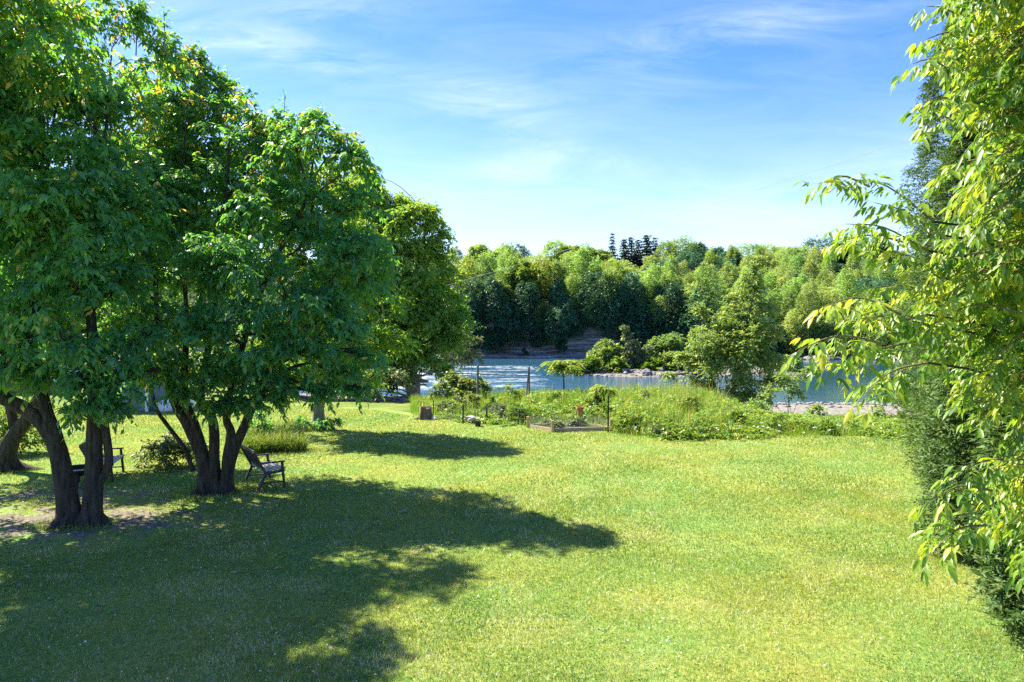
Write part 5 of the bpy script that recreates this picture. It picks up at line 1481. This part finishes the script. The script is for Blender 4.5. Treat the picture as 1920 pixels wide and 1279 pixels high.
# pebbles as one mass
n = 5000
x = np.concatenate([rng.uniform(2, 50, 3600), rng.uniform(-14, 40, 1400)]); y = np.concatenate([rng.uniform(90, 116, 3600), rng.uniform(54, 68, 1400)])
z = height(x, y); k = (z > -3.2) & (z < -1.5); x, y, z = x[k], y[k], z[k]; n = len(x)
r = rng.uniform(.06, .26, n)
oct_ = np.array([(1, 0, 0), (0, 1, 0), (-1, 0, 0), (0, -1, 0), (0, 0, .7), (0, 0, -.5)], float)
tri = np.array([(0, 1, 4), (1, 2, 4), (2, 3, 4), (3, 0, 4), (1, 0, 5), (2, 1, 5), (3, 2, 5), (0, 3, 5)])
V = (oct_[None] * rng.uniform(.7, 1.3, (n, 6, 1)) * r[:, None, None] * np.array([1.3, 1, .8]) + np.stack([x, y, z + .03], 1)[:, None]).reshape(-1, 3)
F = (tri[None] + (np.arange(n) * 6)[:, None, None]).reshape(-1, 3)
tag(mesh_np('pebbles', V, F, M['stone']), 'loose pale stones scattered along the river margins', 'stones', kind='stuff')

# ------------------------------------------------------------------ light, sky, camera
az = math.atan2(SUN_AZ[0], SUN_AZ[1])                      # from +Y towards +X
el = math.radians(SUN_EL)
sd = Vector((math.sin(az) * math.cos(el), math.cos(az) * math.cos(el), math.sin(el)))
sun = bpy.data.lights.new('sun', 'SUN'); sun.energy = 4.3; sun.angle = math.radians(.5); sun.color = (1, .925, .72)
so = bpy.data.objects.new('sun', sun); COL.objects.link(so)
so.rotation_euler = sd.to_track_quat('Z', 'Y').to_euler(); so.location = sd * 60

w = bpy.data.worlds.new('World'); SC.world = w; w.use_nodes = True
nt = w.node_tree; nt.nodes.clear(); L = nt.links.new
out = nt.nodes.new('ShaderNodeOutputWorld'); bg = nt.nodes.new('ShaderNodeBackground'); bg.inputs['Strength'].default_value = .08
L(bg.outputs[0], out.inputs['Surface'])
sky = nt.nodes.new('ShaderNodeTexSky'); sky.sky_type = 'NISHITA'; sky.sun_disc = False
sky.sun_elevation = el; sky.sun_rotation = az; sky.air_density = 1.0; sky.dust_density = .35; sky.ozone_density = 2.2
hs = N(nt, 'ShaderNodeHueSaturation'); hs.inputs['Saturation'].default_value = 1.36; hs.inputs['Hue'].default_value = .519
L(sky.outputs[0], hs.inputs['Color'])
# thin cirrus: stretched noise on direction, strongest in a few drifts
tc = N(nt, 'ShaderNodeTexCoord'); sx = N(nt, 'ShaderNodeSeparateXYZ'); L(tc.outputs['Generated'], sx.inputs[0])
ym = N(nt, 'ShaderNodeMath', operation='MAXIMUM'); ym.inputs[1].default_value = .12; L(sx.outputs['Y'], ym.inputs[0])
U = N(nt, 'ShaderNodeMath', operation='DIVIDE'); L(sx.outputs['X'], U.inputs[0]); L(ym.outputs[0], U.inputs[1])
Vv = N(nt, 'ShaderNodeMath', operation='DIVIDE'); L(sx.outputs['Z'], Vv.inputs[0]); L(ym.outputs[0], Vv.inputs[1])


def gauss(u0, v0, su, sv, rot, amp):
    """amp * exp(-(du/su)^2 - (dv/sv)^2), axes turned by rot"""
    ca, sa = math.cos(rot), math.sin(rot)
    du = N(nt, 'ShaderNodeMath', operation='SUBTRACT'); L(U.outputs[0], du.inputs[0]); du.inputs[1].default_value = u0
    dv = N(nt, 'ShaderNodeMath', operation='SUBTRACT'); L(Vv.outputs[0], dv.inputs[0]); dv.inputs[1].default_value = v0
    def lin(a, b):
        m1 = N(nt, 'ShaderNodeMath', operation='MULTIPLY'); L(du.outputs[0], m1.inputs[0]); m1.inputs[1].default_value = a
        m2 = N(nt, 'ShaderNodeMath', operation='MULTIPLY_ADD'); L(dv.outputs[0], m2.inputs[0]); m2.inputs[1].default_value = b; L(m1.outputs[0], m2.inputs[2])
        m3 = N(nt, 'ShaderNodeMath', operation='MULTIPLY'); L(m2.outputs[0], m3.inputs[0]); L(m2.outputs[0], m3.inputs[1])
        return m3
    a, b = lin(ca / su, sa / su), lin(-sa / sv, ca / sv)
    s = N(nt, 'ShaderNodeMath', operation='ADD'); L(a.outputs[0], s.inputs[0]); L(b.outputs[0], s.inputs[1])
    e = N(nt, 'ShaderNodeMath', operation='POWER'); e.inputs[0].default_value = math.exp(-1); L(s.outputs[0], e.inputs[1])
    m = N(nt, 'ShaderNodeMath', operation='MULTIPLY'); L(e.outputs[0], m.inputs[0]); m.inputs[1].default_value = amp * .75
    return m.outputs[0]


cv = N(nt, 'ShaderNodeCombineXYZ'); L(U.outputs[0], cv.inputs[0]); L(Vv.outputs[0], cv.inputs[1])
mp = N(nt, 'ShaderNodeMapping'); mp.inputs['Scale'].default_value = (2.6, 13, 1); mp.inputs['Rotation'].default_value = (0, 0, -.05); L(cv.outputs[0], mp.inputs['Vector'])
nz = N(nt, 'ShaderNodeTexNoise'); nz.inputs['Scale'].default_value = 1.5; nz.inputs['Detail'].default_value = 9; nz.inputs['Roughness'].default_value = .68; nz.inputs['Distortion'].default_value = .7
L(mp.outputs[0], nz.inputs['Vector'])


def pxu(px): return (px - 960) / FPX
def pyv(py): return (HY - py) / FPX


acc = None
for g_ in ((pxu(540), pyv(95), .15, .022, -.16, .55), (pxu(420), pyv(60), .16, .045, -.25, .28), (pxu(890), pyv(182), .085, .030, -.08, .62), (pxu(1010), pyv(312), .10, .022, .08, .55), (pxu(960), pyv(240), .06, .03, -.2, .22),
           (pxu(1420), pyv(40), .22, .025, .16, .30), (pxu(1080), pyv(285), .10, .016, -.15, .3), (pxu(1650), pyv(330), .35, .05, .35, .35), (pxu(1000), pyv(370), .35, .03, .0, .28), (pxu(1250), pyv(120), .3, .05, .3, .18), (pxu(620), pyv(10), .12, .03, .2, .35)):
    v = gauss(*g_)
    if acc is None: acc = v
    else:
        a = N(nt, 'ShaderNodeMath', operation='ADD'); L(acc, a.inputs[0]); L(v, a.inputs[1]); acc = a.outputs[0]
nr = N(nt, 'ShaderNodeMapRange'); nr.inputs['From Min'].default_value = .36; nr.inputs['From Max'].default_value = .68; L(nz.outputs['Fac'], nr.inputs['Value'])
bs = N(nt, 'ShaderNodeMath', operation='ADD'); L(acc, bs.inputs[0]); bs.inputs[1].default_value = .10
cm = N(nt, 'ShaderNodeMath', operation='MULTIPLY'); L(bs.outputs[0], cm.inputs[0]); L(nr.outputs[0], cm.inputs[1])
# milky band towards the horizon
hz = N(nt, 'ShaderNodeMapRange'); hz.inputs['From Min'].default_value = .02; hz.inputs['From Max'].default_value = .36; hz.inputs['To Min'].default_value = .37; hz.inputs['To Max'].default_value = 0; L(Vv.outputs[0], hz.inputs['Value'])
ca = N(nt, 'ShaderNodeMath', operation='ADD', use_clamp=True); L(cm.outputs[0], ca.inputs[0]); L(hz.outputs[0], ca.inputs[1])
mx = N(nt, 'ShaderNodeMix', data_type='RGBA'); L(ca.outputs[0], mx.inputs[0]); L(hs.outputs[0], mx.inputs[6]); mx.inputs[7].default_value = (3.8, 4.3, 5.2, 1)
L(mx.outputs[2], bg.inputs['Color'])

cam = bpy.data.cameras.new('camera'); co = bpy.data.objects.new('camera', cam); COL.objects.link(co)
co.location = (0, 0, CAMZ); co.rotation_euler = (math.radians(90), 0, 0)
cam.sensor_width = 36; cam.lens = 36 * FPX / 1920
cam.shift_y = -(639.5 - HY) / 1920
cam.clip_start = .05; cam.clip_end = 5000
SC.camera = co

SC.view_settings.view_transform = 'Standard'; SC.view_settings.look = 'None'; SC.view_settings.exposure = 1.95; SC.view_settings.gamma = 1
cy = SC.cycles
cy.max_bounces = 12; cy.diffuse_bounces = 8; cy.glossy_bounces = 2; cy.transmission_bounces = 8; cy.transparent_max_bounces = 4
cy.sample_clamp_indirect = 4
cy.caustics_reflective = False; cy.caustics_refractive = False
cy.use_denoising = False; cy.denoiser = 'OPENIMAGEDENOISE'; cy.denoising_input_passes = 'RGB_ALBEDO_NORMAL'; cy.denoising_prefilter = 'ACCURATE'
